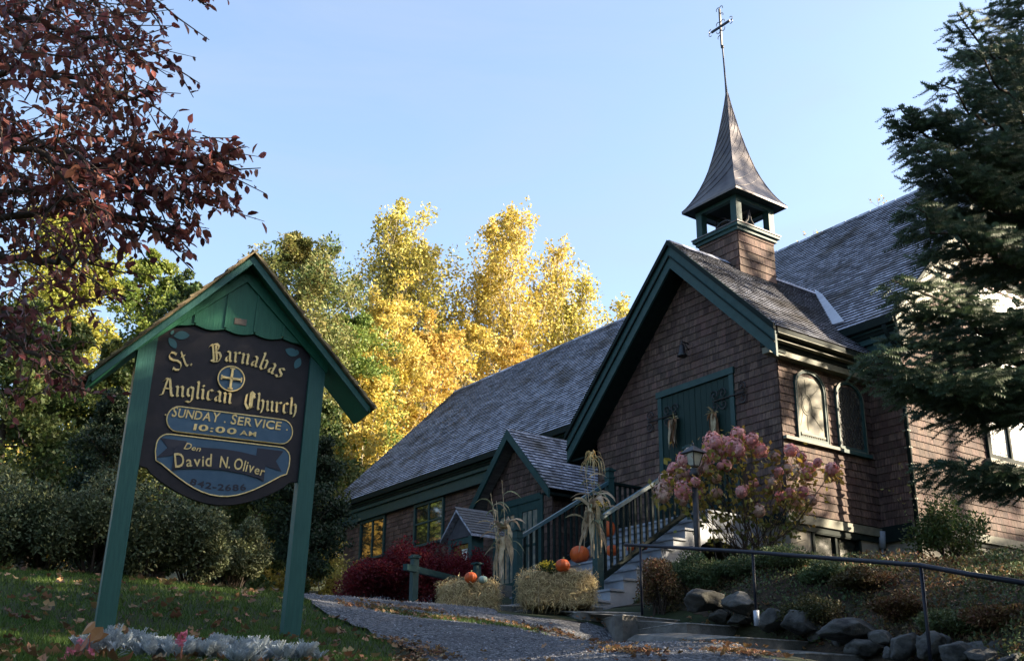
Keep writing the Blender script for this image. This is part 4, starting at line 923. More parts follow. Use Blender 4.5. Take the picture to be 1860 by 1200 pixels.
rocks = [((1241,1071,1317,1112),'square-shouldered grey stone leftmost in the upper row by the steps'),((1312,1076,1378,1116),'rounded grey stone just behind the middle handrail post'),
 ((1286,1108,1322,1132),'small dark stone tucked under the two leftmost stones'),((1322,1112,1366,1136),'small stone at the foot of the middle handrail post'),
 ((1376,1104,1428,1146),'grey stone with a tall sloping face right of the middle post'),((1424,1108,1486,1155),'dark stone half hidden by reddish ground cover'),
 ((1482,1125,1596,1167),'long flat layered stone in the middle of the rock edging'),((1530,1157,1600,1192),'stone directly beneath the long flat layered stone'),
 ((1584,1143,1618,1172),'small stone wedged right of the long flat stone'),((1611,1146,1670,1196),'large rounded stone left of the front handrail post'),
 ((1603,1174,1630,1200),'low small stone below the large rounded stone'),((1664,1148,1716,1196),'grey stone right behind the front handrail post'),
 ((1705,1160,1762,1204),'pale rounded stone right of the front handrail post'),((1756,1174,1822,1212),'low broad stone near the lower right corner'),((1808,1184,1875,1220),'rightmost stone at the picture edge')]
for i, ((x0,y0,x1,y1), lab) in enumerate(rocks):
    xm = (x0+x1)/2; d = float(np.interp(xm, [1241,1367,1500,1680,1860], [15.0,14.3,13.1,11.3,10.2])); c = at(xm, (y0+y1)/2, d)
    rx = (x1-x0)/2*d/FPX*1.08; rz = (y1-y0)/2*d/FPX*1.02
    o = solo(rock_mesh(rx, rx*.9, rz, 40+i), 'stone', M['rock'], lab, 'stone', 'stones edging the planting bed'); o.location = c; o.rotation_euler = (0,0,YAW)
FILL = ['small filler stone behind the leftmost square-shouldered stone','small filler stone just right of the leftmost square-shouldered stone','small filler stone behind the middle handrail post','small filler stone right of the sloping-faced stone','small filler stone behind the half-hidden dark stone','small filler stone at the left end of the long flat stone','small filler stone at the right end of the long flat stone','small filler stone behind the large rounded stone','small filler stone behind the front handrail post','small filler stone behind the pale rounded stone near the picture edge']
# small filler stones behind the row
for i in range(10):
    xm = 1300+i*58+random.uniform(-12,12); d = float(np.interp(xm, [1241,1367,1500,1680,1860], [15.2,14.6,13.4,11.7,10.6])); ym = np.interp(xm, [1241,1367,1500,1680,1860], [1098,1122,1150,1172,1190])
    o = solo(rock_mesh(.16, .15, .13, 90+i, sub=2), 'stone', M['rock'], FILL[i], 'stone', 'filler stones between the edging stones'); o.location = at(xm, ym, d)

# ------------------------------------------------------------------ lamp post
lp = at(1268, 1010, 17.0); lpt = at(1264, 787, 17.0)
lamp = thing('lamp_post', 'short dark lamp post with a four-sided lantern in front of the hydrangea', 'lamp post', (lp[0], lp[1], hz1(lp[0], lp[1])))
w = MB(); zt_ = lpt[2]-.36; w.tube([(lp[0],lp[1],hz1(lp[0],lp[1])-.1),(lp[0],lp[1],zt_-.08)], .048, 12); w.lathe([(.05,-.1),(.075,-.07),(.08,-.02),(.06,.0),(.075,.03),(.05,.05)], (lp[0],lp[1],zt_-.08), 12); part(w, 'pole', M['iron'], lamp, True)
def sq(cx, cy, z, r): return [(cx-r,cy-r,z),(cx+r,cy-r,z),(cx+r,cy+r,z),(cx-r,cy+r,z)]
w = MB(); v_ = sq(lp[0],lp[1],zt_,.055)+sq(lp[0],lp[1],zt_+.2,.105); w.add(v_, [(0,1,5,4),(1,2,6,5),(2,3,7,6),(3,0,4,7),(3,2,1,0)]); part(w, 'lantern_glass', M['lampglass'], lamp)
w = MB()
for a, b in ((0,4),(1,5),(2,6),(3,7),(4,5),(5,6),(6,7),(7,4),(0,1),(1,2),(2,3),(3,0)): w.tube([v_[a], v_[b]], .010, 4)
w.add(sq(lp[0],lp[1],zt_+.205,.15)+sq(lp[0],lp[1],zt_+.24,.12)+[(lp[0],lp[1],zt_+.34)], [(0,1,5,4),(1,2,6,5),(2,3,7,6),(3,0,4,7),(4,5,8),(5,6,8),(6,7,8),(7,4,8),(3,2,1,0)]); w.lathe([(.01,0),(.02,.02),(.008,.05)], (lp[0],lp[1],zt_+.33), 8)
part(w, 'lantern_frame', M['iron'], lamp)

# ------------------------------------------------------------------ notice box and low rail
nb = at(832, 1000, 21.5); nbz = hz1(nb[0], nb[1])
ntc = thing('notice_box', 'glass-fronted notice box under its own little shingled gable by the hall wall', 'notice board', (nb[0], nb[1], nbz))
def np_(px, py, dy=0): p = on(1, nb[1], px, py); return p
x0 = np_(815,1000)[0]; x1 = np_(858,1000)[0]; zt0 = np_(832,978)[2]; zap = np_(832,932)[2]
w = MB(); w.box((x0,nb[1]-.02,nbz-.2),(x0+.12,nb[1]+.25,zt0)); part(w, 'post', M['green'], ntc)
w = MB(); w.box((x1-.12,nb[1]-.02,nbz-.2),(x1,nb[1]+.25,zt0)); part(w, 'post', M['green'], ntc)
w = MB(); w.box((x0+.12,nb[1],zt0-.12),(x1-.12,nb[1]+.2,zt0)); part(w, 'top_board', M['green'], ntc)
w = MB(); w.box((x0+.12,nb[1],nbz),(x1-.12,nb[1]+.2,zt0-1.15)); part(w, 'lower_panel', M['green'], ntc)
w = MB(); w.box((x0+.12,nb[1]+.04,zt0-1.15),(x1-.12,nb[1]+.06,zt0-.12)); part(w, 'glass', M['glassamber'], ntc)
w = MB(); w.box(((x0+x1)/2+.02,nb[1]+.02,zt0-.72),((x0+x1)/2+.2,nb[1]+.03,zt0-.22)); part(w, 'paper', M['paper'], ntc)
xm = (x0+x1)/2; hw_ = (x1-x0)/2+.14
w = MB(); w.prism([(xm-hw_+.1,nb[1]-.02,zt0),(xm+hw_-.1,nb[1]-.02,zt0),(xm,nb[1]-.02,zap-.05)], (0,.2,0)); part(w, 'gable', M['zinc2'], ntc)
w = MB(); w.prism([(xm,nb[1]-.12,zap),(xm+hw_,nb[1]-.12,zt0-.04),(xm+hw_,nb[1]+.7,zt0-.04),(xm,nb[1]+.7,zap)], (0,0,.05)); ro = part(w, 'roof', M['roof'], ntc)
w = MB(); w.prism([(xm,nb[1]-.12,zap),(xm-hw_,nb[1]-.12,zt0-.04),(xm-hw_,nb[1]+.7,zt0-.04),(xm,nb[1]+.7,zap)], (0,0,.05)); part(w, 'roof', M['roof'], ntc)
w = MB(); sl2 = math.hypot(hw_, zap-zt0+.04)
Lr = []; courses((xm+hw_,0,zt0+.02), (0,1,0), (-hw_/sl2,0,(zap-zt0+.04)/sl2), ((zap-zt0+.04)/sl2,0,hw_/sl2), 0, sl2, .09, lambda t: [(nb[1]-.13,nb[1]+.7)], Lr, wr=(.07,.13))
for s in Lr: w.add(shingle_verts(s, .02), SF)
part(w, 'shingle_layer', M['roofplain'], ro, stuff=True)

f0 = at(750, 1108, 16.5); f1 = at(866, 1075, 19.2)
fe = thing('low_rail_fence', 'low dark green post and rail barrier in front of the red bush', 'fence', tuple(f0))
w = MB(); zt1 = at(750,1008,16.5)[2]; w.box((f0[0]-.048,f0[1]-.048,f0[2]-.3),(f0[0]+.048,f0[1]+.048,zt1)); w.box((f0[0]-.068,f0[1]-.068,zt1),(f0[0]+.068,f0[1]+.068,zt1+.03)); w.box((f0[0]-.05,f0[1]-.05,zt1+.03),(f0[0]+.05,f0[1]+.05,zt1+.05)); part(w, 'post', M['green'], fe)
w = MB(); zt2 = at(866,1022,19.2)[2]; w.box((f1[0]-.05,f1[1]-.05,f1[2]-.5),(f1[0]+.05,f1[1]+.05,zt2)); w.box((f1[0]-.08,f1[1]-.08,zt2),(f1[0]+.08,f1[1]+.08,zt2+.03)); part(w, 'post', M['green'], fe)
r0_ = at(736,1029,16.3); r1_ = at(850,1056,18.9); w = MB(); w.beam(tuple(r0_), tuple(r1_), .07, .09); part(w, 'rail', M['green'], fe)

# ------------------------------------------------------------------ straw bales
def bale(px0, px1, py0, py1, d, lab, seed, lumps=2):
    R = np.random.default_rng(seed); a = at(px0+8, py1-5, d); b = at(px1-8, py1-5, d); 
    c = (a+b)/2; ax = _r; ln = (px1-px0-16)*d/FPX; ht = (py1-py0-8)*d/FPX; dp = .48
    fwd = np.array([-math.sin(YAW), math.cos(YAW), 0])
    base = c+fwd*dp/2; t = thing('straw_bale', lab, 'straw bale', tuple(base), 'straw bales by the stair foot')
    bm = bmesh.new(); bmesh.ops.create_cube(bm, size=1); bmesh.ops.subdivide_edges(bm, edges=bm.edges[:], cuts=9, use_grid_fill=True)
    P = np.array([v.co for v in bm.verts]); r = np.linalg.norm(P*np.array([1,1,1]), axis=1)
    sp_ = np.sign(P)*np.abs(P*2)**.86/2; P = sp_
    rr4 = (np.abs(P*2)**9).sum(1)**(1/9); P = P/np.maximum(rr4, 1e-6)[:,None]*np.maximum(np.abs(P*2).max(1), 1e-6)[:,None]
    amp = .055*np.sin(P[:,0]*lumps*2*math.pi+seed)
    P[:,2] *= 1+amp*1.5; P[:,1] *= 1+amp; P += R.normal(0,.012,P.shape)
    P = P*np.array([ln,dp,ht])+np.array([0,0,ht/2])
    for v, q_ in zip(bm.verts, P): v.co = q_
    m = bpy.data.meshes.new('bale_body'); bm.normal_update(); fc = [(np.array(f.calc_center_median()), np.array(f.normal)) for f in bm.faces]; bm.to_mesh(m); bm.free(); m.materials.append(M['strawcore'])
    o = lpart(m, 'bale_body', M['strawcore'], t, True); o.rotation_euler = (0,0,YAW)
    fc = [f for f in fc if f[1][2] > -.5]; n = 5200; idx = R.integers(0, len(fc), n)
    P = np.array([fc[i][0] for i in idx])+R.normal(0,.035,(n,3)); N_ = np.array([fc[i][1] for i in idx])
    D = R.normal(size=(n,3)); D -= (D*N_).sum(1)[:,None]*N_*.75; D[:,2] -= .25; D /= np.linalg.norm(D, axis=1)[:,None]; L = R.uniform(.04,.13,n)
    P += N_*R.uniform(-.01,.03,n)[:,None]; sd = np.cross(D, N_+R.normal(0,.3,(n,3))); sd /= np.linalg.norm(sd, axis=1)[:,None]; wd = R.uniform(.0014,.003,n)
    mid_ = P+D*L[:,None]*.5+N_*R.uniform(0,.02,n)[:,None]; end = P+D*L[:,None]+np.array([0,0,-1])*R.uniform(0,.03,n)[:,None]
    Vv = np.stack([P-sd*wd[:,None], P+sd*wd[:,None], mid_+sd*wd[:,None], mid_-sd*wd[:,None], end+sd*wd[:,None]*.5, end-sd*wd[:,None]*.5], 1).reshape(-1,3); k = np.arange(n)*6
    Fq = np.concatenate([np.stack([k,k+1,k+2,k+3],1), np.stack([k+3,k+2,k+4,k+5],1)])
    o = lpart(npmesh('loose_straw', Vv, Fq, M['straw']), 'loose_straw', M['straw'], t); o.rotation_euler = (0,0,YAW); o['kind'] = 'stuff'
    for xx in (-.22,.22):
        w = MB(); w.tube([(xx*ln*1.2, -dp/2*1.06, .02),(xx*ln*1.2,-dp/2*1.06,ht*.5),(xx*ln*1.2,-dp/2*1.0,ht),(xx*ln*1.2,dp/2,ht*1.02)], .004, 4); o = lpart(w, 'twine', M['husk'], t); o.rotation_euler = (0,0,YAW)
    return base, ht
b1, bh1 = bale(793, 906, 1055, 1114, 15.6, 'greyish straw bale on the left, with a small pumpkin and a green gourd on top', 3, 1.5)
b2, bh2 = bale(940, 1085, 1034, 1106, 15.6, 'golden shaggy straw bale on the right, pumpkin and yellow flowers above it', 5, 2)

# ------------------------------------------------------------------ pumpkins and flowers about the stairs
def pumpkin(px, py, r_px, base, d, lab, squash=.82, mat='pumpkin', ribs=10, cat='pumpkin'):
    r = r_px*d/FPX; t = thing('pumpkin' if cat == 'pumpkin' else 'gourd', lab, cat, tuple(base), 'pumpkins set out on bales and steps' if cat == 'pumpkin' else None)
    vs = []; fs = []; nu, nv_ = 40, 14
    for i in range(nv_+1):
        ph = math.pi*i/nv_
        for j in range(nu):
            th = 2*math.pi*j/nu; rr = r*(1-.09*abs(math.cos(th*ribs/2))**.5*math.sin(ph))*math.sin(ph); z = r*squash*math.cos(ph)*(1-.22*math.exp(-(math.sin(ph)/.35)**2))
            vs.append((rr*math.cos(th), rr*math.sin(th), z+r*squash*.92))
    for i in range(nv_):
        for j in range(nu): fs.append((i*nu+j,(i+1)*nu+j,(i+1)*nu+(j+1)%nu,i*nu+(j+1)%nu))
    w = MB(); w.add(vs, fs); lpart(w, 'shell', M[mat], t, True)
    w = MB(); w.tube([(0,0,r*1.3*squash),(.02*r,0,r*1.75*squash),(.15*r,.05*r,r*2.15*squash)], [r*.2,r*.12,r*.09], 7); lpart(w, 'stem', M['stalk'], t, True)
    return t
def on_bale(px, base, ht, off=.22):
    d = depth(base)+off-.2; p = at(px, 1000, d); return np.array([p[0], p[1], base[2]+ht*.97]), d
for px, r_, lab, bs in ((856,11.5,'small pumpkin on the left straw bale',(b1,bh1)),(1022,13.5,'small pumpkin with a pale stem on the right straw bale',(b2,bh2))):
    q_, d = on_bale(px, *bs); pumpkin(px, 0, r_, q_, d, lab, .95)
q_, d = on_bale(878, b1, bh1); pumpkin(0, 0, 9, q_, d, 'pale green gourd beside the small pumpkin on the left bale', .8, 'gourd', 8, 'gourd')
for px, py, r_, lab in ((1053,1022,18,'largest pumpkin, on a tread just behind the right bale'),(1112,1010,12,'pumpkin behind the balusters low on the stairs'),(1148,1003,9,'narrow pumpkin on a middle tread by the balusters'),(1168,1008,9,'sunlit pumpkin outside the balusters on a middle tread'),(1107,975,11,'tall orange pumpkin behind the upper balusters')):
    q_ = on_tread(px, py)
    if q_ is None: q_ = on_tread(px, py-8)
    if q_ is None: q_ = on_tread(px, py+8)
    if q_ is None: print('no tread', px, py); q_ = at(px, py, 18.5)
    pumpkin(px, py, r_, q_, depth(q_), lab, .95 if px != 1107 else 1.5)

def leaf_cloud(cen, rad_, n, L, Wd, R, flat=0, up=0, fold=False):
    """n rhombic leaves spread around centres cen (k,3) within radii rad_ (k,3)"""
    k = R.integers(0, len(cen), n); u = R.normal(size=(n,3)); u /= np.linalg.norm(u, axis=1)[:,None]; rr = R.uniform(.25,1,n)**.6
    P = cen[k]+u*rr[:,None]*rad_[k]
    return leaves(P, L, Wd, R, u, flat, up)
def leaves(P, L, Wd, R, out=None, flat=0, up=0):
    n = len(P); D = R.normal(size=(n,3))
    if out is not None: D += out*.8
    D[:,2] += up; D /= np.linalg.norm(D, axis=1)[:,None]
    N_ = R.normal(size=(n,3)); N_[:,2] += flat; S_ = np.cross(D, N_); S_ /= np.linalg.norm(S_, axis=1)[:,None]+1e-9
    l = L*R.uniform(.6,1.25,n)[:,None]; w_ = Wd*R.uniform(.7,1.2,n)[:,None]
    nn = np.cross(S_, D)
    V = np.stack([P, P+D*l*.45+S_*w_*.5+nn*w_*.12, P+D*l, P+D*l*.45-S_*w_*.5+nn*w_*.12], 1).reshape(-1,3); k = np.arange(n)*4
    return V, np.stack([k,k+1,k+2,k+3],1)
def merge(Ls):
    V = []; F = []; b = 0
    for v, f in Ls: V.append(v); F.append(f+b); b += len(v)
    return np.concatenate(V), np.concatenate(F)
def small_plant(name, lab, cat, p, r, h, leafmat, flmat, nf, fsz, seed, group=None, nl=300):
    R = np.random.default_rng(seed); t = thing(name, lab, cat, tuple(p), group)
    V, F = leaf_cloud(np.array([[p[0],p[1],p[2]+h*.5]]), np.array([[r,r,h*.5]]), nl, .06, .03, R, up=.4); part(npmesh('foliage', V, F, M[leafmat]), 'foliage', M[leafmat], t)
    for i in range(nf):
        a = R.uniform(0, 6.28); rr = r*math.sqrt(R.uniform(0,1)); c = np.array([[p[0]+rr*math.cos(a), p[1]+rr*math.sin(a), p[2]+h*(.75+.35*(1-rr/r))]])
        V, F = leaf_cloud(c, np.full((1,3), fsz), 40, fsz*.7, fsz*.4, R); part(npmesh('flower', V, F, M[flmat]), 'flower', M[flmat], t)
    return t
q_, d = on_bale(996, b2, bh2, .35); small_plant('chrysanthemum', 'yellow chrysanthemum pot between the right bale and the stairs', 'flowers', q_-np.array([0,0,.05]), .14, .2, 'midgreen', 'mum', 12, .035, 11)
q_ = at(1092, 950, 19.2); small_plant('potted_flowers', 'orange flowers in a pot halfway up the stairs', 'flowers', on_tread(1112,968) if on_tread(1112,968) is not None else q_, .14, .36, 'midgreen', 'orangey', 6, .05, 12)
q_ = at(985, 1035, 19.5); small_plant('red_flower_pot', 'dark red flowers behind the left railing', 'flowers', (q_[0], q_[1], hz1(q_[0], q_[1])), .22, .75, 'midgreen', 'redberry', 16, .05, 13)

# ------------------------------------------------------------------ corn stalks tied to the newels
def ribbon(mb, p, d0, L, w, droop, seed, n=7, twist=1.0):
    R = random.Random(seed); P = Vector(p); D = Vector(d0).normalized(); sd = D.cross(Vector((0,0,1)));
    if sd.length < .1: sd = Vector((1,0,0))
    sd.normalize(); vs = []; a = 0
    for i in range(n+1):
        t = i/n; wv = w*(.35+.65*math.sin(math.pi*min(1, t*.8+.18)))*(1-t**4); rot = Matrix.Rotation(a, 3, D); s2 = rot@sd; nn = s2.cross(D)
        vs += [P-s2*wv/2+nn*wv*.2, P, P+s2*wv/2+nn*wv*.2]
        P = P+D*(L/n); D = (D+Vector((R.uniform(-.15,.15),R.uniform(-.15,.15),-droop/n*2.2))).normalized(); a += R.uniform(-.1,.5)*twist
        sd = (sd-D*sd.dot(D)).normalized()
    fs = []
    for i in range(n): b = i*3; fs += [(b,b+1,b+4,b+3),(b+1,b+2,b+5,b+4)]
    mb.add(vs, fs)
def cornstalks(px, pyb, pyt, d, lab, seed, lean, n=5, tie=.45, heavy=1.0):
    R = random.Random(seed); b = at(px, pyb, d); top = at(px, pyt, d); H = top[2]-b[2]
    t = thing('corn_stalks', lab, 'corn stalks', tuple(b), 'bundles of dried corn stalks tied to the stair posts')
    for i in range(n):
        o = Vector((R.uniform(-.10,.10), R.uniform(-.08,.08), 0)); hh = H*R.uniform(.75,1.0); ln = Vector((lean[0]*R.uniform(.2,1.4)+R.uniform(-.12,.12), lean[1]*R.uniform(.2,1.4), 0))
        pts = [Vector(b)+o+Vector((0,0,hh*k/6))+ln*((k/6)**2) for k in range(7)]
        w = MB(); w.tube(pts, [.011-.0012*k for k in range(7)], 5); part(w, 'stalk', M['husk'], t)
        for j in range(5):
            k = R.uniform(.35,.97); q0 = pts[min(6, int(k*6))]; a = R.uniform(0, 6.28); w = MB(); ribbon(w, q0, (math.cos(a)*.8, math.sin(a)*.8, 1.0), R.uniform(.3,.5), .032, R.uniform(.8,2.0), R.random()*1000)
            part(w, 'leaf', M['huskgreen' if R.random() < .45 else 'husk'], t)
    for j in range(int(20*heavy)):                     # the slack husks under the tie
        zz = H*R.uniform(.28,tie+.06); a = R.uniform(0, 6.28); q0 = Vector(b)+Vector((math.cos(a)*.05, math.sin(a)*.05, zz)); w = MB()
        ribbon(w, q0, (math.cos(a)*.45, math.sin(a)*.45, -.8 if R.random() < .6 else .7), R.uniform(.3,.55), R.uniform(.05,.10), R.uniform(.8,1.8), R.random()*1000); part(w, 'leaf', M['husk'], t)
    w = MB(); w.lathe([(.07,-.015),(.085,0),(.07,.015)], (b[0], b[1], b[2]+H*tie), 10); part(w, 'tie', M['strawcore'], t)
cornstalks(912, 1052, 852, 17.6, 'tall greenish corn stalks with loose husks beside the left stair post', 4, (-.05,-.08), 4, .5, 1.0)
cornstalks(1076, 1012, 800, 17.2, 'corn stalks with a tufted top tied to the right stair post', 9, (-.05,.0), 4, .45, 1.3)
w = thing('tassel_bunch', 'dry grassy tassel bunch at the top of the right corn stalks', 'dried grass', tuple(at(1076,835,17.2)))
for i in range(34):
    m_ = MB(); a = random.uniform(0, 6.28); ribbon(m_, at(1074+random.uniform(-5,5), 838+random.uniform(-16,10), 17.2), (math.cos(a)*.6, math.sin(a)*.6, 1.2), random.uniform(.28,.5), .012, random.uniform(2.4,3.6), i*7.7); part(m_, 'dry_leaf', M['straw' if i%3 else 'huskgreen'], w)

# husk bundles on the door
def huskbundle(px, py, L, lab, seed):
    p = on(1, -.09, px, py); t = thing('husk_bundle', lab, 'door decoration', tuple(p), 'husk bundles hung on the church door'); R = random.Random(seed)
    for i in range(14):
        w = MB(); ribbon(w, Vector(p)+Vector((R.uniform(-.06,.06), R.uniform(-.05,0), 0)), (R.uniform(-.22,.22), -.12, -1), L*R.uniform(.75,1.05), .10, .5, R.random()*99, twist=.3); part(w, 'husk', M['raffia' if i%3 else 'husk'], t)
    for i in range(12):
        w = MB(); a = R.uniform(-1.2,1.2); ribbon(w, p, (math.sin(a), -.25, math.cos(a)*.9), R.uniform(.12,.22), .02, .7, R.random()*99, n=5); part(w, 'straw_tip', M['straw'], t)
    w = MB()
    for s_ in (-1,1): ribbon(w, p, (s_*.9,-.3,.25), .22, .07, 1.2, 3+s_)
    part(w, 'bow', M['raffia'], t)
huskbundle(1224, 762, .62, 'narrow husk bundle on the left door leaf', 2)
huskbundle(1296, 752, .66, 'wider husk bundle with a straw tuft on the right door leaf', 6)
# ------------------------------------------------------------------ trees and shrubs
def tree(name, lab, cat, base, H, prof, mat, bark, seed, nl=26, n_leaf=14000, L=.2, Wd=.12, crown0=.2, up=.5, tr=.22, clump=(.55,.8), group=None, lean=(0,0), leaders=1, inner=.35, vz=(.55,.95)):
    """trunk, limbs rising into a crown whose half-width at relative height h is prof(h); leaves sit in clumps on the limbs"""
    R = np.random.default_rng(seed); base = np.array(base, float); t = thing(name, lab, cat, tuple(base), group)
    tw = MB(); lw = MB(); cen = []; rad_ = []
    for ld in range(leaders):
        off = np.array([R.normal(0,.1), R.normal(0,.1), 0])*(leaders > 1)*4; hh = H*(1 if ld == 0 else R.uniform(.75,.95)); k = 9
        T = np.array([base+np.array([0,0,-.3])]+[base+off*(i/k)**.8*1.5+np.array([lean[0]*(i/k), lean[1]*(i/k), hh*i/k])+R.normal(0,.012*H,3)*np.array([1,1,0])*(i > 0) for i in range(1, k+1)])
        tw.tube(T, [tr*(1-.93*(i/k)**.8)*(1 if ld == 0 else .75) for i in range(k+1)], 7)
        cz = lambda f: np.array([np.interp(f, np.linspace(0,1,k+1), T[:,j]) for j in range(3)])
        for i in range(nl):
            f = crown0+(1-crown0)*((i+R.uniform(0,1))/nl)**.9; p = cz(min(f,.99)); a = i*2.4+R.uniform(-.5,.5); r = prof((f-crown0)/(1-crown0))*R.uniform(.6,1.12)
            if r < .05: continue
            d = np.array([math.cos(a), math.sin(a), 0]); rise = up*r*R.uniform(.6,1.4)
            Q = [p+d*r*s+np.array([0,0,rise*s**1.4])+R.normal(0,.04*r,3)*(s > 0) for s in (0,.33,.66,1)]
            lw.tube(Q, [tr*.24*(1-f*.6), tr*.15*(1-f*.6), tr*.08*(1-f*.5), tr*.025], 4, False)
            for s in (.45,.7,.92,1.05):
                if s < inner: continue
                c = Q[0]+(Q[3]-Q[0])*s+R.normal(0,.10*r+.05,3); cs_ = r*R.uniform(*clump)*.5+.12*H/18; cen.append(c); rad_.append([cs_, cs_, cs_*R.uniform(*vz)])
            for q_ in range(2):                        # bare side twigs
                s = R.uniform(.4,.95); c = Q[0]+(Q[3]-Q[0])*s; e = c+R.normal(0,.25*r,3)+np.array([0,0,.15*r]); lw.tube([c, e], [tr*.05, tr*.015], 3, False)
    tk = part(tw, 'trunk', M[bark], t, True); part(lw, 'limbs', M[bark], t, True, stuff=True)
    cen = np.array(cen); rad_ = np.array(rad_); V, F = leaf_cloud(cen, rad_, n_leaf, L, Wd, R)
    part(npmesh('crown', V, F, M[mat]), 'crown', M[mat], t); return t
POP = lambda w: (lambda h: w*(.30+1.25*math.sin(min(1, h*.95+.12)*math.pi)**.6)*(1-.30*h))
CONE = lambda w: (lambda h: w*(1-h)**.85+.12)
RND = lambda w: (lambda h: w*math.sqrt(max(.02, 1-(2*h-.9)**2*.85)))
COLM = lambda w: (lambda h: w*min(1, (1-h)*2.2)**.6)
def T_(px, topy, d, hwpx, **k):
    g = gp(px, 900, d); top = at(px, topy, d); H = (top[2]-g[2])*(1.045 if d > 30 else 1.0); return g, H, hwpx*d/FPX
# yellow poplars behind the hall
for i, (px, ty, d, hw, lab, mat, n, seed) in enumerate((
    (735,350,60,52,'tallest yellow poplar, first clump left of the pair behind the hall roof','yellow2',15000,101),
    (680,420,61,44,'yellow-green poplar on the left flank of the tallest one','yellow2',10000,106),
    (785,440,62,40,'yellow poplar in the dip between the two main yellow clumps','yellow',8000,107),
    (850,368,61,42,'slender yellow poplar, left peak of the right-hand clump','yellow',12000,102),
    (935,366,60,46,'yellow poplar with pale forked trunk, right peak of the right-hand clump','yellow',13000,103),
    (990,425,64,42,'yellow poplar right of the forked pale trunk','yellow',9000,104),
    (1048,500,62,40,'yellow-green poplar against the left slope of the gable','yellow2',8000,105),
    (1095,555,61,30,'last low yellow poplar touching the gable slope','yellow2',5000,108))):
    g, H, w_ = T_(px, ty, d, hw); tree('yellow_poplar', lab, 'tree', g, H, lambda h: w_*(.45+1.0*math.sin(min(1, h*.9+.15)*math.pi)**.7), mat, 'palebark', seed, 70, n, .20, .15, .15, 1.9, .25, (.30,.56), 'yellow poplars behind the hall', leaders=2, inner=.3, vz=(1.1,1.9))
for i_, (px, ty, d, hw, lab, n, seed) in enumerate(((690,545,48,72,'orange-yellow young tree left of the hall roof, in front of the tall poplars',12000,111),(775,610,50,70,'golden young tree directly over the left end of the hall roof',11000,112),(850,600,55,62,'golden small tree just above the middle of the hall ridge',8000,113),(930,620,56,60,'small golden tree peeking over the hall ridge under the forked poplar',6000,114),(655,700,44,50,'low orange-yellow tree at the left edge of the hall roof',8000,115),(620,640,58,60,'golden tree behind the reddish-green cedar',7000,116))):
    g, H, w_ = T_(px, ty, d, hw); tree('golden_tree', lab, 'tree', g, H, RND(w_*1.15), 'orangey' if i_ % 2 else 'yellow', 'palebark', seed, 56, int(n*1.2), .16, .12, .10, 1.4, .13, (.3,.55), 'small golden trees on the slope behind the hall')
g, H, w_ = T_(1012, 452, 66, 40); tree('larch', 'green feathery larch rising behind the yellow poplars near the gable', 'tree', g, H, CONE(w_*1.5), 'ltgreen', 'bark', 121, 40, 8000, .25, .1, .2, .1)
g, H, w_ = T_(626, 470, 57, 36); tree('thin_tree', 'sparse grey-green thin-crowned tree left of the tallest yellow poplar', 'tree', g, H, POP(w_), 'cedar', 'palebark', 122, 26, 2600, .22, .14, .2, .8)
# cedars behind the sign roof
g, H, w_ = T_(508, 392, 42, 88); tree('cedar', 'tall pointed green and rust coloured cedar behind the peak of the sign', 'tree', g, H, lambda h: min(w_*1.25, w_*4.6*(1-h)**.85)+.1, 'cedar', 'bark', 131, 80, 52000, .17, .09, .05, .5, .25, (.5,.8))
g, H, w_ = T_(612, 560, 45, 72); tree('cedar', 'shorter bright green cedar at the left end of the hall roof', 'tree', g, H, lambda h: min(w_*1.1, w_*4*(1-h)**.8)+.1, 'cedar2', 'bark', 132, 60, 40000, .16, .09, .03, .4, .2, (.5,.8))
g, H, w_ = T_(556, 770, 25, 62); tree('hemlock', 'dark drooping hemlock hiding the left corner of the hall', 'tree', g, H, lambda h: w_*(.75+.4*math.sin(h*3))*(1-h**3)+.1, 'dkconifer', 'bark', 133, 50, 22000, .09, .05, .22, -.05, .14, (.4,.7))
# left-hand background trees
g, H, w_ = T_(70, 352, 34, 105); tree('light_tree', 'yellow-green leafy tree catching sun behind the purple foliage at left', 'tree', g, H, RND(w_), 'ltgreen', 'bark', 141, 46, 32000, .15, .10, .12, .5, .3, (.5,.8))
g, H, w_ = T_(222, 425, 40, 78); tree('light_tree', 'rounded green tree top between the purple branches and the sign peak', 'tree', g, H, RND(w_), 'ltgreen2', 'bark', 142, 40, 24000, .16, .11, .1, .4, .3, (.5,.8))
g, H, w_ = T_(300, 462, 27, 70); tree('dark_tree', 'dark rounded tree just left of the sign roof', 'tree', g, H, RND(w_), 'midgreen', 'bark', 143, 46, 30000, .10, .07, .06, .4, .22, (.5,.8))
g, H, w_ = T_(395, 560, 30, 80); tree('dark_tree', 'mid green tree directly behind the sign board', 'tree', g, H, RND(w_), 'midgreen', 'bark', 144, 40, 24000, .12, .08, .04, .4, .2, (.5,.8))
for px, ty, d, hw, lab, seed in ((-20,520,22,90,'dark leafy tree at the left picture edge below the purple branches',151),(90,560,24,85,'second dark leafy tree from the left edge, behind the hedge',152),(190,590,25,80,'dark leafy tree left of the sign, behind the pyramid evergreen',153),(470,650,28,75,'dark green tree behind the right sign post',154),(560,700,31,60,'small dark tree between the right sign post and the hemlock',155)):
    g, H, w_ = T_(px, ty, d, hw); tree('understory_tree', lab, 'tree', g, H, RND(w_), 'midgreen', 'bark', seed, 34, 17000, .11, .075, .04, .3, .15, (.5,.85), 'understory trees behind the hedge')
g, H, w_ = T_(182, 692, 17, 72); tree('pyramid_evergreen', 'dense dark pyramid-shaped evergreen behind the hedge left of the sign', 'tree', g, H, lambda h: w_*(1.1*(1-h))**.75+.05, 'dkconifer', 'bark', 161, 70, 26000, .06, .03, .02, .5, .08, (.5,.8))
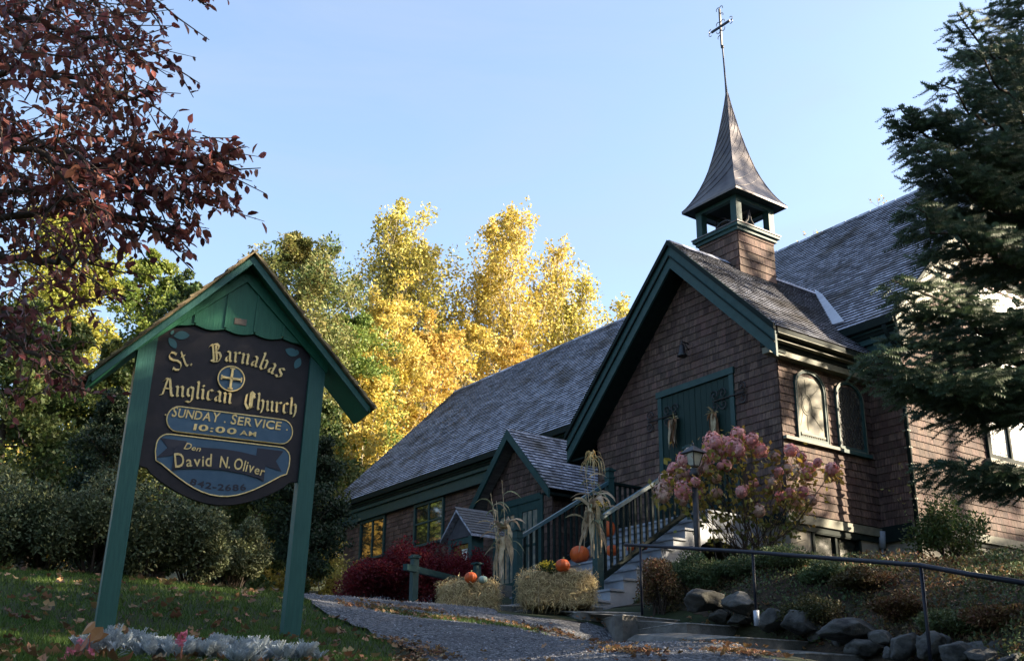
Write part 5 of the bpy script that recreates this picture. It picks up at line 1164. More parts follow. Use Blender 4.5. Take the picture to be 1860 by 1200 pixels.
g, H, w_ = T_(470, 985, 34, 60)
for px, ty, d, hw, lab, seed in ((470,1000,30,45,'sunlit yellow low bush seen under the hedge right of the sign board',171),(520,1010,33,40,'second sunlit yellow bush, just left of the right sign post',172),(590,990,34,42,'sunlit yellow bush right of the right sign post',173)):
    g, H, w_ = T_(px, ty, d, hw); tree('yellow_bush', lab, 'bush', g, max(H,.9), RND(w_), 'yellow', 'palebark', seed, 20, 3500, .10, .07, .02, .5, .03, (.6,.9), 'sunlit yellow bushes at the foot of the slope')
# distant wooded hillside
R_ = np.random.default_rng(5); cen = []; 
for i in range(420):
    px = R_.uniform(-500, 1500); d = R_.uniform(74, 110); p = gp(px, 900, d); cen.append(p+np.array([0,0,R_.uniform(0,9)]))
cen = np.array(cen); V, F = leaf_cloud(cen, np.tile([[3.2,3.2,3.0]], (len(cen),1)), 60000, .55, .4, R_)
solo(npmesh('far_woods', V, F, M['farwood']), 'far_woods', M['farwood'], 'mixed autumn woodland covering the slope behind the trees', 'woods', kind='stuff')

# --- bushes made of small leaves over a twiggy core
def bush(name, lab, cat, c, r, mat, n, L, Wd, seed, group=None, lumps=14, core=True, barkm='bark', up=.3):
    R = np.random.default_rng(seed); c = np.array(c, float); r = np.array(r, float); t = thing(name, lab, cat, (c[0], c[1], c[2]), group)
    u = R.normal(size=(lumps,3)); u[:,2] = R.uniform(-.75,1.05,lumps); u /= np.linalg.norm(u, axis=1)[:,None]
    cen = c+np.array([0,0,r[2]*.85])+u*r*R.uniform(.35,.8,(lumps,1)); rd = np.tile(r*.42, (lumps,1))*R.uniform(.7,1.25,(lumps,1))
    V, F = leaf_cloud(cen, rd, n, L, Wd, R, up=up); part(npmesh('foliage', V, F, M[mat]), 'foliage', M[mat], t)
    w = MB()
    for k in cen:
        b = c+np.array([R.normal(0,.06), R.normal(0,.06), -.1]); m_ = (b+k)/2+R.normal(0,.06*r[0],3); w.tube([b, m_, k], [.02*r[2]+.004, .012*r[2]+.003, .003], 4, False)
        for q_ in range(3): w.tube([m_, m_+(k-m_)*.6+R.normal(0,.25,3)*r*.6], [.008*r[2]+.002, .002], 3, False)
    part(w, 'stems', M[barkm], t, stuff=True); return t
hed = ((-40,1052,12.6,100,835,'leftmost hedge bush at the picture edge'),(70,1052,12.8,95,850,'hedge bush left of the pyramid evergreen'),(165,1056,13.0,85,855,'hedge bush left of the left sign post'),(262,1060,13.2,80,862,'hedge bush between the sign posts under the board, first from left'),(345,1064,13.5,75,885,'hedge bush under the middle of the sign board'),(420,1072,14.2,62,925,'low hedge bush at the right end of the hedge'))
for i, (px, py, d, hw, ty, lab) in enumerate(hed):
    p = gp(px, py, d+.6); h_ = at(px, ty, d)[2]-p[2]; w_ = hw*d/FPX; bush('yew_bush', lab, 'bush', p, (w_*1.15, w_*1.1, h_*.62), 'yew', 17000, .055, .028, 200+i, 'dull green hedge bushes behind the lawn', 20)
for i, (px, py, d, hw, ty, lab) in enumerate(((660,1092,19.5,42,1010,'dark red burning bush at the far left of the hall wall'),(730,1095,19.8,50,990,'dark red burning bush behind the low fence post'),(800,1098,20.2,48,985,'dark red burning bush by the notice box'),(868,1098,20.6,26,1010,'small dark red bush between notice box and left corn stalks'))):
    p = gp(px, py, d); h_ = at(px, ty, d)[2]-p[2]; w_ = hw*d/FPX; bush('burning_bush', lab, 'bush', p, (w_*1.75, w_*1.1, h_*.62), 'redbush', 13000, .05, .026, 220+i, 'burning bushes along the hall', 26)
# ground cover bushes in the bed
bed = ((1200,1105,15.8,36,1015,'reddish brown low shrub at the foot of the stairs'),(1262,1085,16.2,48,1005,'low green-brown shrub below the lamp post'),(1340,1088,16.0,50,1010,'feathery green shrub behind the middle handrail post'),(1425,1100,15.2,52,1022,'spreading green juniper in front of the foundation window'),(1500,1118,14.6,50,1048,'low green juniper right of the foundation window'),(1480,1150,13.6,44,1085,'reddish mounded shrub behind the long flat stone'),(1580,1128,14.2,52,1065,'reddish brown mounded shrub in the middle of the bed'),(1640,1145,12.9,46,1085,'dark mounded shrub left of the front handrail post'),(1740,1160,11.8,56,1098,'green and rust ground cover right of the front handrail post'),(1830,1170,11.2,56,1095,'rust-leaved ground cover at the right picture edge'))
for i, (px, py, d, hw, ty, lab) in enumerate(bed):
    p = gp(px, py, d); h_ = max(.25, at(px, ty, d)[2]-p[2]); w_ = hw*d/FPX; bush('low_shrub', lab, 'shrub', p, (w_*1.25, w_*1.2, h_*.62), ('brownherb','juniper','juniper','juniper','juniper','brownherb','brownherb','brownherb','juniper','brownherb')[i], 6500, .045, .02, 240+i, 'low shrubs filling the bed above the stones', 16)
R = np.random.default_rng(66); n = 52000
dd_ = R.uniform(9.0, 19.5, n); px = R.uniform(1150, 1900, n); x = CAM[0]+_h[0]*dd_+_r[0]*(px-PPX)/FPX*dd_; y = CAM[1]+_h[1]*dd_+_r[1]*(px-PPX)/FPX*dd_
k = (y > np.interp(x, [-.4,2.4,4.2,5.9,7.6,9.5], [-3.7,-4.35,-4.6,-5.1,-5.9,-6.8]))&~((x < .85)&(y > 2.6))&~((x < .05)&(y > -.05))&~((x < -.5)); x, y = x[k], y[k]
P = np.stack([x, y, hz(x, y)+R.uniform(.0,.13,len(x))*(1+.9*np.sin(x*2.3)*np.sin(y*2.9+1))], 1); sel = R.uniform(0,1,len(P)) < .55+.4*np.sin(x*1.7+y)
V, F = leaves(P[sel], .05, .026, R, None, 0, .6); solo(npmesh('ground_cover', V, F, M['juniper']), 'ground_cover', M['juniper'], 'low dark green ground cover over the sloping bed below the church', 'ground cover', kind='stuff')
V, F = leaves(P[~sel], .05, .03, R, None, 0, .4); solo(npmesh('ground_cover', V, F, M['brownherb']), 'ground_cover', M['brownherb'], 'reddish brown autumn ground cover between the low shrubs', 'ground cover', kind='stuff')
# lanky shrub with upright shoots before the gable wall
p = gp(1735, 1055, 17.2); t = bush('lanky_shrub', 'leafy shrub with tall thin shoots in front of the sunlit gable wall', 'shrub', p, (.75,.6,.62), 'midgreen', 5000, .06, .035, 260, None, 14)
w = MB(); pts_ = []
R = np.random.default_rng(31)
for i in range(16):
    a = R.uniform(0, 6.28); b = p+np.array([math.cos(a)*.3, math.sin(a)*.3, .3]); e = b+np.array([R.normal(0,.3), R.normal(0,.3), R.uniform(.6,1.35)]); m_ = (b+e)/2+R.normal(0,.05,3); w.tube([b, m_, e], [.006,.004,.002], 3, False)
    for s in np.linspace(.1,1,22): pts_.append(b+(e-b)*s+R.normal(0,.025,3))
part(w, 'shoots', M['bark'], t, stuff=True); V, F = leaves(np.array(pts_), .06, .03, R, None, 0, .4); part(npmesh('shoot_leaves', V, F, M['cedar']), 'shoot_leaves', M['cedar'], t, stuff=True)

# --- hydrangea
hp = gp(1372, 1030, 18.2); hyd = thing('hydrangea', 'large pink-flowered hydrangea bush beside the church stairs', 'flowering shrub', tuple(hp))
heads = [(530,470,80,0),(740,410,58,0),(860,450,50,0),(930,545,58,0),(700,520,76,0),(640,480,50,0),(490,590,70,0),(640,670,45,0),(730,560,60,0),(330,560,36,2),(285,620,60,0),(200,690,42,0),(270,750,60,1),(160,780,55,0),(110,890,78,1),(290,870,80,0),(350,750,50,0),(400,900,50,0),(450,680,50,1),(550,910,42,1),(560,780,36,1),(770,890,45,0),(870,820,40,0),(1060,600,32,1),(1180,540,50,0),(1270,600,40,0),(1290,660,40,0),(1410,645,34,0),(1530,700,52,0),(1350,690,38,0),(1300,730,46,0),(1085,725,38,0),(1050,820,55,1),(1100,930,45,0),(1180,900,40,0),(1290,890,42,0),(1510,760,45,1),(920,1050,46,1),(1230,980,60,1),(1200,720,60,2),(1360,960,42,1),(280,970,34,1),(830,500,46,0),(600,560,55,0),(380,820,50,0),(560,470,50,0),(790,470,50,0),(1000,880,36,1)]
R = np.random.default_rng(77); hc = []
heads = heads+[(x+R.uniform(-45,45), y+R.uniform(-30,40), r_*R.uniform(.55,.8), k if R.random() < .6 else 1) for x, y, r_, k in heads if r_ > 40]
w = MB()
for i, (zx, zy, zr, k) in enumerate(heads):
    px = 1180+zx/4.617; py = 700+zy/4.617; d = R.uniform(17.3,18.9)+(.3 if px > 1400 else 0); c = at(px, py, d); r = zr/4.617*d/FPX*1.12; hc.append((c, r))
    n = 150; u = R.normal(size=(n,3)); u /= np.linalg.norm(u, axis=1)[:,None]; P = c+u*r*np.array([1,1,1.05])*R.uniform(.75,1.0,(n,1))
    Vs = []; Fs = []
    for q_ in range(2):
        D = np.cross(u, R.normal(size=(n,3))); D /= np.linalg.norm(D, axis=1)[:,None]; S_ = np.cross(u, D); sz = .030*R.uniform(.7,1.2,(n,1)); V = np.stack([P-D*sz, P-S_*sz*.75+u*sz*.25, P+D*sz, P+S_*sz*.75+u*sz*.25], 1).reshape(-1,3); kk = np.arange(n)*4; Vs.append(V); Fs.append(np.stack([kk,kk+1,kk+2,kk+3],1)+q_*n*4)
    mt = ('pink','peach','whitepet')[k]; part(npmesh('flower_head', np.concatenate(Vs), np.concatenate(Fs), M[mt]), 'flower_head', M[mt], hyd)
    m_ = hp+(c-hp)*.5+np.array([0,0,.12])+R.normal(0,.05,3); q0 = hp+(c-hp)*.2+R.normal(0,.12,3)+np.array([0,0,.1]); (w if i % 2 == 0 else MB()).tube([hp+R.normal(0,.05,3)*np.array([1,1,0]), q0, m_, c], [.014,.011,.007,.004], 5, False)
    if i % 4 == 0: w.tube([q0, q0+R.normal(0,.35,3)+np.array([0,0,.4])], [.009,.003], 4, False)
part(w, 'stems', M['bark'], hyd, True, stuff=True)
P = np.array([c+R.normal(0,1,3)*r*np.array([1.1,1.1,.9])-np.array([0,0,r*.7]) for c, r in hc for _ in range(12)])
P = np.concatenate([P, np.array([hp+(c-hp)*R.uniform(.45,.85)+R.normal(0,.13,3) for c, r in hc for _ in range(7)])])
V, F = leaves(P, .115, .07, R, None, 0, -.5); part(npmesh('leaves', V, F, M['hydleaf']), 'leaves', M['hydleaf'], hyd, stuff=True)

# --- dusty miller and begonias at the foot of the sign
dm = ((205,1143,'tallest silvery dusty miller plant, in front of the left sign post',60),(152,1196,'small silvery plant behind the bronze begonia leaves',30),(245,1178,'low dusty miller just right of the tallest plant',44),(300,1152,'silvery plant left of the pink begonia flower',55),(345,1180,'low silvery plant right of the pink begonia flower',44),(400,1168,'middle dusty miller plant of the row',50),(440,1166,'silvery plant left of the broad one by the right post',46),(492,1158,'broad silvery plant at the foot of the right sign post',66),(552,1186,'rightmost low dusty miller plant',38),(270,1200,'dusty miller at the picture edge below the left sign post',46),(375,1200,'dusty miller at the picture edge below the middle of the sign',46),(460,1196,'dusty miller at the picture edge left of the right post',46))
for i, (px, py, lab, sz) in enumerate(dm):
    d = 6.6+.25*(i%3); tp = at(px, py, d); g = np.array([tp[0], tp[1], hz1(tp[0], tp[1])]); hgt = max(.15, tp[2]-g[2]); R = np.random.default_rng(300+i)
    t = thing('dusty_miller', lab, 'plant', tuple(g), 'dusty miller plants at the foot of the sign'); spread = sz*d/FPX*.76
    Vs = []; Fs = []; b_ = 0; sw_ = MB()
    for j in range(15):
        a = R.uniform(0, 6.28); rr = spread*math.sqrt(R.uniform(0,1)); top = g+np.array([rr*math.cos(a), rr*math.sin(a), max(.05, hgt-.045)*(1-.55*(rr/spread)**1.3)*R.uniform(.8,1.02)]); base = g+np.array([rr*.3*math.cos(a), rr*.3*math.sin(a), 0])
        sw_.tube([base, (base+top)/2, top-np.array([0,0,.03])], [.006,.005,.003], 4, False)
        for q_ in range(9):                            # deeply lobed leaves: midrib plus paired lobes
            f = 1-q_*.045; s0_ = base+(top-base)*f; aa = q_*2.4+R.uniform(0,1); D = np.array([math.cos(aa), math.sin(aa), R.uniform(.9,2.4)]); D /= np.linalg.norm(D); Ll = R.uniform(.055,.09); S_ = np.cross(D, [0,0,1.]); S_ /= np.linalg.norm(S_); Nn = np.cross(S_, D)
            def quad(p, dd, l, wd):
                global _q
                ss = np.cross(dd, Nn); ss /= np.linalg.norm(ss)+1e-9; Vs.extend([p-ss*wd*.5, p+dd*l*.55-ss*wd, p+dd*l, p+dd*l*.55+ss*wd])
            quad(s0_, D, Ll, .006)
            for l_ in (.35,.55,.75,.92):
                pp_ = s0_+D*Ll*l_-Nn*.01*l_
                for sg in (-1,1):
                    dd = D*.75+S_*sg*.75+Nn*.1; dd /= np.linalg.norm(dd); quad(pp_, dd, Ll*.42*(1.1-l_*.4), .006)
    V = np.array(Vs); k = np.arange(len(V)//4)*4; part(npmesh('foliage', V, np.stack([k,k+1,k+2,k+3],1), M['dusty']), 'foliage', M['dusty'], t); part(sw_, 'stems', M['dusty'], t, stuff=True)
for i, (px, py, lab, fl) in enumerate(((165,1150,'bronze-leaved begonia with pink flowers left of the silvery plants',((145,1164,.016),(128,1190,.03),(162,1185,.02),(118,1196,.016))),(332,1160,'bright pink begonia flower standing out of the silvery plants',((332,1159,.032),)))):
    d = 6.4; tp = at(px, py, d); g = np.array([tp[0], tp[1], hz1(tp[0], tp[1])]); R = np.random.default_rng(330+i); t = thing('begonia', lab, 'flower', tuple(g))
    w = MB(); w.tube([g, tp], [.008,.004], 5); part(w, 'stem', M['begleaf'], t)
    if i == 0:
        lp_ = [(160,1140),(175,1152),(150,1172),(182,1160),(175,1185),(160,1192),(140,1182),(188,1196),(168,1165)]
    else: lp_ = [(322,1152),(326,1158)]
    for (lx, ly) in lp_:
        c = at(lx, ly, d+R.uniform(-.1,.1)); D = np.array([R.normal(), R.normal(), 1.2]); D /= np.linalg.norm(D); S_ = np.cross(D, R.normal(size=3)); S_ /= np.linalg.norm(S_); N_ = np.cross(S_, D); w = MB(); q_ = .05 if i == 0 else .02
        w.add([c-D*q_, c-S_*q_*.7+N_*.01, c-S_*q_*.6+D*q_*.6+N_*.01, c+D*q_*1.1, c+S_*q_*.6+D*q_*.6+N_*.01, c+S_*q_*.7+N_*.01, c+N_*-.006], [(0,1,6),(1,2,6),(2,3,6),(3,4,6),(4,5,6),(5,0,6)]); part(w, 'leaf', M['begleaf'], t)
    for (fx, fy, fr) in fl:
        c = at(fx, fy, d-.1)[None]; V, F = leaf_cloud(c, np.full((1,3), fr*.8), 26, fr*1.1, fr*.9, R); part(npmesh('flower', V, F, M['begonia']), 'flower', M['begonia'], t)

# --- purple plum tree, trunk just outside the left edge
R = np.random.default_rng(12); pb = gp(-330, 1150, 6.9); plum = thing('purple_plum_tree', 'purple-leaved tree reaching in from the upper left corner', 'tree', tuple(pb))
fork = at(-300, 520, 6.6); w = MB(); w.tube([pb-np.array([0,0,.2]), pb+(fork-pb)*.5+np.array([.03,.05,0]), fork], [.15,.12,.10], 9); part(w, 'trunk', M['bark'], plum, True)
limbs = [((-140,380,6.3),(100,330,5.9),(270,290,5.6),(412,298,5.4)),((-150,300,6.6),(60,240,6.2),(220,330,5.9),(350,370,5.7)),((-160,180,6.4),(20,120,6.1),(180,170,5.7),(245,180,5.5)),((-170,60,6.2),(0,20,6.0),(150,60,5.8),(290,100,5.5)),((-200,-80,6.2),(20,-90,6.0),(190,-40,5.7),(350,-8,5.5)),((-150,430,6.0),(30,470,5.7),(110,470,5.5),(180,470,5.4)),((-180,560,6.3),(-20,600,6.0),(70,640,5.8),(130,700,5.7)),((-160,280,5.6),(-20,250,5.3),(90,290,5.1),(190,400,5.0)),((-150,500,6.8),(0,560,6.6),(60,610,6.4),(110,640,6.2)),((-200,100,7.0),(0,60,6.9),(120,10,6.7),(250,-40,6.6)),((-100,420,6.0),(130,370,5.9),(240,400,5.7),(300,420,5.6))]
LP = []; lw = MB()
def spl(P, n=22):
    P = np.array(P); t = np.linspace(0, 1, len(P)); tt = np.linspace(0, 1, n); s = tt[:,None]; 
    return np.stack([np.interp(tt, t, P[:,j]) for j in range(3)], 1)
dens = []
tips = [(465,290),(400,375),(245,180),(340,100),(390,0),(230,470),(140,720),(190,400),(300,640),(250,0),(360,440)]
twigs = []
for li, L_ in enumerate(limbs):
    C_ = spl([fork]+[at(*q_) for q_ in L_]); C_[1:-1] += R.normal(0,.015,(len(C_)-2,3)); k = len(C_)
    lw.tube(C_, [.026*(1-i/k)**.9+.004 for i in range(k)], 6, False)
    for i in range(5, k):
        for q_ in range(3 if li not in (5,6,8) else 1):
            d0 = C_[i]-C_[i-1]; d0 /= np.linalg.norm(d0); v = d0*.9+R.normal(0,.75,3); v[2] += .1; v /= np.linalg.norm(v); L2 = R.uniform(.16,.42)*(1 if i < k-3 else .7); s_ = C_[i]; mid_ = s_+v*L2*.5+R.normal(0,.02,3); e = s_+v*L2+np.array([0,0,-.05*L2])
            twigs.append((s_, mid_, e)); lw.tube([s_, mid_, e], [.006,.004,.002], 4, False)
part(lw, 'limbs', M['bark'], plum, True, stuff=True)
for _ in range(400):                                  # the dense upper left
    px, py = R.uniform(-60, 245), R.uniform(-40, 420)
    if px > 240-abs(py-200)*.22+40*math.sin(py/50) or (py > 380 and px > 120): continue
    s_ = at(px, py, R.uniform(4.9, 7.0)); v = R.normal(0,.6,3)+np.array([.5*_r[0], .5*_r[1], -.25]); v /= np.linalg.norm(v); L2 = R.uniform(.2,.4); twigs.append((s_, s_+v*L2*.5, s_+v*L2))
for _ in range(85):                                  # lower left hanging sprays
    px, py = R.uniform(-60, 190), R.uniform(400, 730)
    if px > 205-(py-400)*.42: continue
    s_ = at(px, py, R.uniform(5.2, 7.0)); v = R.normal(0,.6,3)+np.array([.3*_r[0], .3*_r[1], -.3]); v /= np.linalg.norm(v); L2 = R.uniform(.2,.4); twigs.append((s_, s_+v*L2*.5, s_+v*L2))
for _ in range(150):                                  # the lobe reaching over the sky above the sign
    px, py = R.uniform(140, 405), R.uniform(225, 395)
    if py < 235+abs(px-300)*.12 or py > 250+(px-100)*.62 or py > 385+(px-360)*.2: continue
    s_ = at(px, py, R.uniform(5.3, 5.9)); v = R.normal(0,.5,3)+np.array([.7*_r[0], .7*_r[1], -.1]); v /= np.linalg.norm(v); L2 = R.uniform(.12,.25); twigs.append((s_, s_+v*L2*.5, s_+v*L2))
tw = MB(); P = []; O = []
for s_, m_, e in twigs:
    tw.tube([s_, m_, e], [.004,.003,.0015], 3, False); n = R.integers(5, 9)
    for j in range(n): f = .15+.85*(j+.5)/n; c = s_+(m_-s_)*2*f if f < .5 else m_+(e-m_)*2*(f-.5); P.append(c); O.append((e-s_)/np.linalg.norm(e-s_))
part(tw, 'twigs', M['bark'], plum, stuff=True)
P = np.array(P); O = np.array(O); n = len(P)
D = O*.5+R.normal(0,.55,(n,3)); D[:,2] -= .45; D /= np.linalg.norm(D, axis=1)[:,None]; N_ = R.normal(0,.6,(n,3)); N_[:,2] += .8; S_ = np.cross(D, N_); S_ /= np.linalg.norm(S_, axis=1)[:,None]; N_ = np.cross(S_, D); Lz = R.uniform(.034,.078,n)
# leaf template: folded blade with petiole, 8 triangles
tpl = np.array([(0,0,0),(.12,0,.0),(.32,.20,.05),(.32,-.20,.05),(.6,.24,.06),(.6,-.24,.06),(.5,0,-.02),(.85,.11,.0),(.85,-.11,.0),(1.0,0,-.10)])
tf = np.array([(0,1,1),(1,2,6),(1,6,3),(2,4,6),(3,6,5),(4,7,6),(5,6,8),(7,9,6),(8,6,9)])[1:]
lm = npmesh('leaf', tpl, tf, M['plum'])
zz = (P-CAM)@_f; px_, py_, _z = project(P); sc = Lz/zz*((px_ > 0)&(px_ < 1860)&(py_ > 0)&(py_ < 1200)); big = set(np.argsort(-sc)[:300].tolist())
for i in big:
    o = bpy.data.objects.new('leaf', lm); COL.objects.link(o); o.parent = plum; l = Lz[i]; q_ = P[i]-np.array(WL[plum.name])
    o.matrix_local = Matrix(((D[i,0]*l,S_[i,0]*l,N_[i,0]*l,q_[0]),(D[i,1]*l,S_[i,1]*l,N_[i,1]*l,q_[1]),(D[i,2]*l,S_[i,2]*l,N_[i,2]*l,q_[2]),(0,0,0,1)))
rest = np.array([i for i in range(n) if i not in big])
V = (P[rest][:,None]+(tpl[None,:,0:1]*D[rest][:,None]+tpl[None,:,1:2]*S_[rest][:,None]+tpl[None,:,2:3]*N_[rest][:,None])*Lz[rest][:,None,None]).reshape(-1,3)
F = (tf[None]+(np.arange(len(rest))*10)[:,None,None]).reshape(-1,3); part(npmesh('foliage', V, F, M['plum']), 'foliage', M['plum'], plum, stuff=True)

# --- spruce, trunk outside the right edge
def twig_template(R, n=64, wd=.02):
    """one bottle-brush twig along +X, length 1"""
    V = []; F = []
    for i in range(n):
        x = (i+.5)/n; a = i*2.39; c, s = math.cos(a), math.sin(a); l = .12*(1-.4*x); t = np.array([x,0,0]); d = np.array([.75, c*.8, s*.8+.15]); d /= np.linalg.norm(d); sd = np.cross(d, [1,0,0]); sd /= np.linalg.norm(sd); b = len(V)
        V += [t-sd*wd, t+sd*wd, t+d*l*1.25]; F.append((b,b+1,b+2))
    b = len(V); V += [(0,.010,0),(0,-.006,.008),(0,-.006,-.008),(1,0,0)]; F += [(b,b+1,b+3),(b+1,b+2,b+3),(b+2,b,b+3)]
    return np.array(V, float), np.array(F)
def spruce(name, lab, base, H, R0, seed, zlo=0, zhi=99, tw_l=.22, dens_=1.0, extra=(), mat='spruce', nmax=9000, cat='tree'):
    R = np.random.default_rng(seed); base = np.array(base, float); t = thing(name, lab, cat, tuple(base)); w = MB(); w.tube([base-np.array([0,0,.3]), base+np.array([0,0,H*.5]), base+np.array([0,0,H])], [.02*H, .012*H, .01], 9); part(w, 'trunk', M['bark'], t, True)
    bw = MB(); X = []; D = []; Ls = []
    def branch(p, e, sag):
        p = np.array(p); e = np.array(e); L = np.linalg.norm(e-p); ax = (e-p)/L; side = np.cross(ax, [0,0,1.]); side /= np.linalg.norm(side); k = 12; Q = []
        for i in range(k+1):
            f = i/k; Q.append(p+(e-p)*f+np.array([0,0,-sag*math.sin(f*math.pi)*L]))
        Q = np.array(Q); Q[1:-1] += R.normal(0,.015*L,(k-1,3)); bw.tube(Q, [.012*L*(1-i/(k+1))+.003 for i in range(k+1)], 5, False)
        for f in np.arange(.22, 1.0, .06/max(L,.5)/dens_):
            c = np.array([np.interp(f, np.linspace(0,1,k+1), Q[:,j]) for j in range(3)]); wl = (1-f)**.7*.30*L+.10
            for sg in (-1,1):
                d = ax*.75+side*sg*R.uniform(.6,1.1)+np.array([0,0,R.uniform(-.35,.12)]); d /= np.linalg.norm(d); l = wl*R.uniform(.6,1.1)
                X.append(c); D.append(d); Ls.append(min(l, tw_l*1.25)) 
                m_ = int(l/(tw_l*.55))
                for j in range(1, m_+1):
                    c2 = c+d*l*j/(m_+.6); 
                    for s2 in (-1,1):
                        d2 = d*.8+np.cross(d, [0,0,1.])*s2*.7+np.array([0,0,R.uniform(-.5,.2)]); d2 /= np.linalg.norm(d2); X.append(c2); D.append(d2); Ls.append(tw_l*R.uniform(.5,1.0))
        X.append(Q[-2]); D.append(ax+np.array([0,0,.2])); Ls.append(tw_l)
    z = max(.6, zlo); i = 0
    g0, g1 = at(1900,600,10.6)[2]-base[2], at(1900,300,10.6)[2]-base[2]
    while z < min(H*.97, zhi):
        r = R0*(1-z/H)**.75*(.5 if g0 < z < g1 else 1.0)
        for j in range(5):
            a = i*1.1+j*1.2566+R.uniform(-.2,.2); rr = r*R.uniform(.65,1.1); dz = rr*R.uniform(-.32,.02)
            branch(base+np.array([0,0,z]), base+np.array([math.cos(a)*rr, math.sin(a)*rr, z+dz]), .07)
        z += .30/dens_; i += 1
    for (p, e) in extra: branch(p, e, .05)
    part(bw, 'branches', M['bark'], t, True, stuff=True)
    X = np.array(X); D = np.array(D); D /= np.linalg.norm(D, axis=1)[:,None]; Ls = np.array(Ls); 
    if len(X) > nmax: k = R.choice(len(X), nmax, replace=False); X, D, Ls = X[k], D[k], Ls[k]
    return t, X, D, Ls, R
def needle_mesh(X, D, Ls, R, n, mat, tpl_n=56):
    tv, tf_ = twig_template(R, tpl_n); up_ = np.array([0,0,1.]); S_ = np.cross(D, up_); S_ /= np.linalg.norm(S_, axis=1)[:,None]+1e-9; U_ = np.cross(S_, D); th = .22
    V = X[:,None]+(tv[None,:,0:1]*D[:,None])*Ls[:,None,None]+(tv[None,:,1:2]*S_[:,None]+tv[None,:,2:3]*U_[:,None])*th*1.6
    F = (tf_[None]+(np.arange(len(X))*len(tv))[:,None,None]).reshape(-1,3); return npmesh('crown', V.reshape(-1,3), F, M[mat])
sb = gp(2080, 1100, 11.0); SX = lambda z: np.array([sb[0], sb[1], z])
ex = []
for (px, py, d) in ((1632,192,10.2),(1640,212,10.3),(1700,150,10.4),(1738,22,10.6),(1770,90,10.5),(1655,270,10.1),(1690,300,10.3),(1645,368,9.9),(1668,385,10.2),(1618,508,9.8),(1640,540,10.0),(1585,640,9.7),(1598,668,9.9),(1620,610,10.2),(1660,690,9.9),(1650,660,10.1),(1690,838,9.9),(1755,842,10.0)):
    e = at(px, py, d); ex.append((SX(e[2]+.28), e))
spt, X, D, Ls, R = spruce('spruce_tree', 'large blue-green spruce filling the right edge in front of the gable end', sb, 10.5, 1.95, 21, at(1900,500,10.6)[2]-sb[2], 8.6, .20, 1.0, ex, nmax=15000)
px_, py_, z_ = project(X); vis = (px_ > 1500)&(px_ < 1950)&(py_ > -100)&(py_ < 950)
part(needle_mesh(X[vis], D[vis], Ls[vis], R, 0, 'spruce', 34), 'crown', M['spruce'], spt)
if (~vis).sum(): part(needle_mesh(X[~vis], D[~vis], Ls[~vis], R, 0, 'spruce', 20), 'crown', M['spruce'], spt)

# --- unseen trees added beyond the right edge to throw dappled shade
for (x, y, H, w_, n, L, lab, seed, pf, mat) in (
    (10.5,.8,13,2.9,5200,.34,'broad dark maple added for shade off to the right of the church bed',401,RND,'midgreen'),
    (14.5,-2.5,9.8,3.2,5600,.34,'broad maple added for shade behind the spruce, further right',402,RND,'midgreen'),
    (13.5,5.5,14,2.6,3200,.34,'thin-leaved maple added for shade right of the gable end',403,RND,'orangey'),
    (19.0,-5.5,14,3.2,5200,.34,'maple added for shade at the roadside right of the steps',404,RND,'midgreen'),
    (19,9,15,2.8,900,.34,'sparse maple added for shade up the slope beyond the gable end',405,RND,'orangey'),
    (10.6,11.6,16,1.55,4600,.3,'narrow dense maple added for shade just beyond the gable end, off to the right',409,COLM,'midgreen'),
    (11.5,9.5,15,2.2,3600,.34,'dense maple added for shade just off the right edge beside the gable end',408,RND,'midgreen'),
    (21,25,20,3.0,200,.30,'tall half-bare tree on the slope behind the church',407,RND,'orangey')):
    tree('shade_maple', lab, 'tree', (x, y, hz1(x,y)), H, pf(w_), mat, 'bark', seed, 30, n, L, L*.75, .12, .5, .2, (.5,.8), 'shade trees added beyond the right edge')
g = np.array([10.5, 17.5, hz1(10.5, 17.5)]); tree('shade_maple', 'very tall high-crowned maple added to dapple belfry and roof with shade', 'tree', g, 25, RND(3.4), 'midgreen', 'bark', 430, 34, 2500, .36, .28, .58, .3, .25, (.4,.7), 'shade trees added beyond the right edge')
for (x, y, H, lab, seed) in ((-49,-15,17,'golden tree off to the left, mirrored in the left hall window',413),(-57,-17,19,'tall golden tree off to the left, behind the mirrored one',414),(-41,-24,16,'golden tree off to the left, mirrored in the porch doors',415)):
    tree('mirrored_tree', lab, 'tree', (x, y, hz1(x,y)), H, RND(4.0), 'orangey', 'bark', seed, 26, 7000, .5, .4, .05, .5, .25, (.5,.8))
for px, py, d, lab, seed in ((-300,500,60,'yellow tree off to the left, mirrored in the hall windows',411),(-520,450,52,'orange tree off to the left, mirrored in the hall windows too',412)):
    g, H, w_ = T_(px, py, d, 120); tree('mirrored_tree', lab, 'tree', g, H, RND(w_), 'orangey', 'bark', seed, 26, 5000, .5, .4, .1, .5, .25, (.5,.8))
# unseen tree mass added on the right to block low sky light
R_ = np.random.default_rng(9); cen = []
for i in range(300):
    a = R_.uniform(-2.0, 1.25); rr = R_.uniform(36, 48); x, y = 5+rr*math.cos(a), -4+rr*math.sin(a); 
    if x < 8 and y > 0: continue
    cen.append([x, y, hz1(min(x,60), np.clip(y,-70,70))+R_.uniform(0,12)])
cen = np.array(cen); V, F = leaf_cloud(cen, np.tile([[3.6,3.6,3.2]], (len(cen),1)), 34000, .8, .6, R_)
solo(npmesh('far_woods', V, F, M['midgreen']), 'far_woods', M['midgreen'], 'dense tree mass added to the right to block the low sky', 'woods', kind='stuff')  # added unseen mass that blocks low sky light, not the woodland on the slope
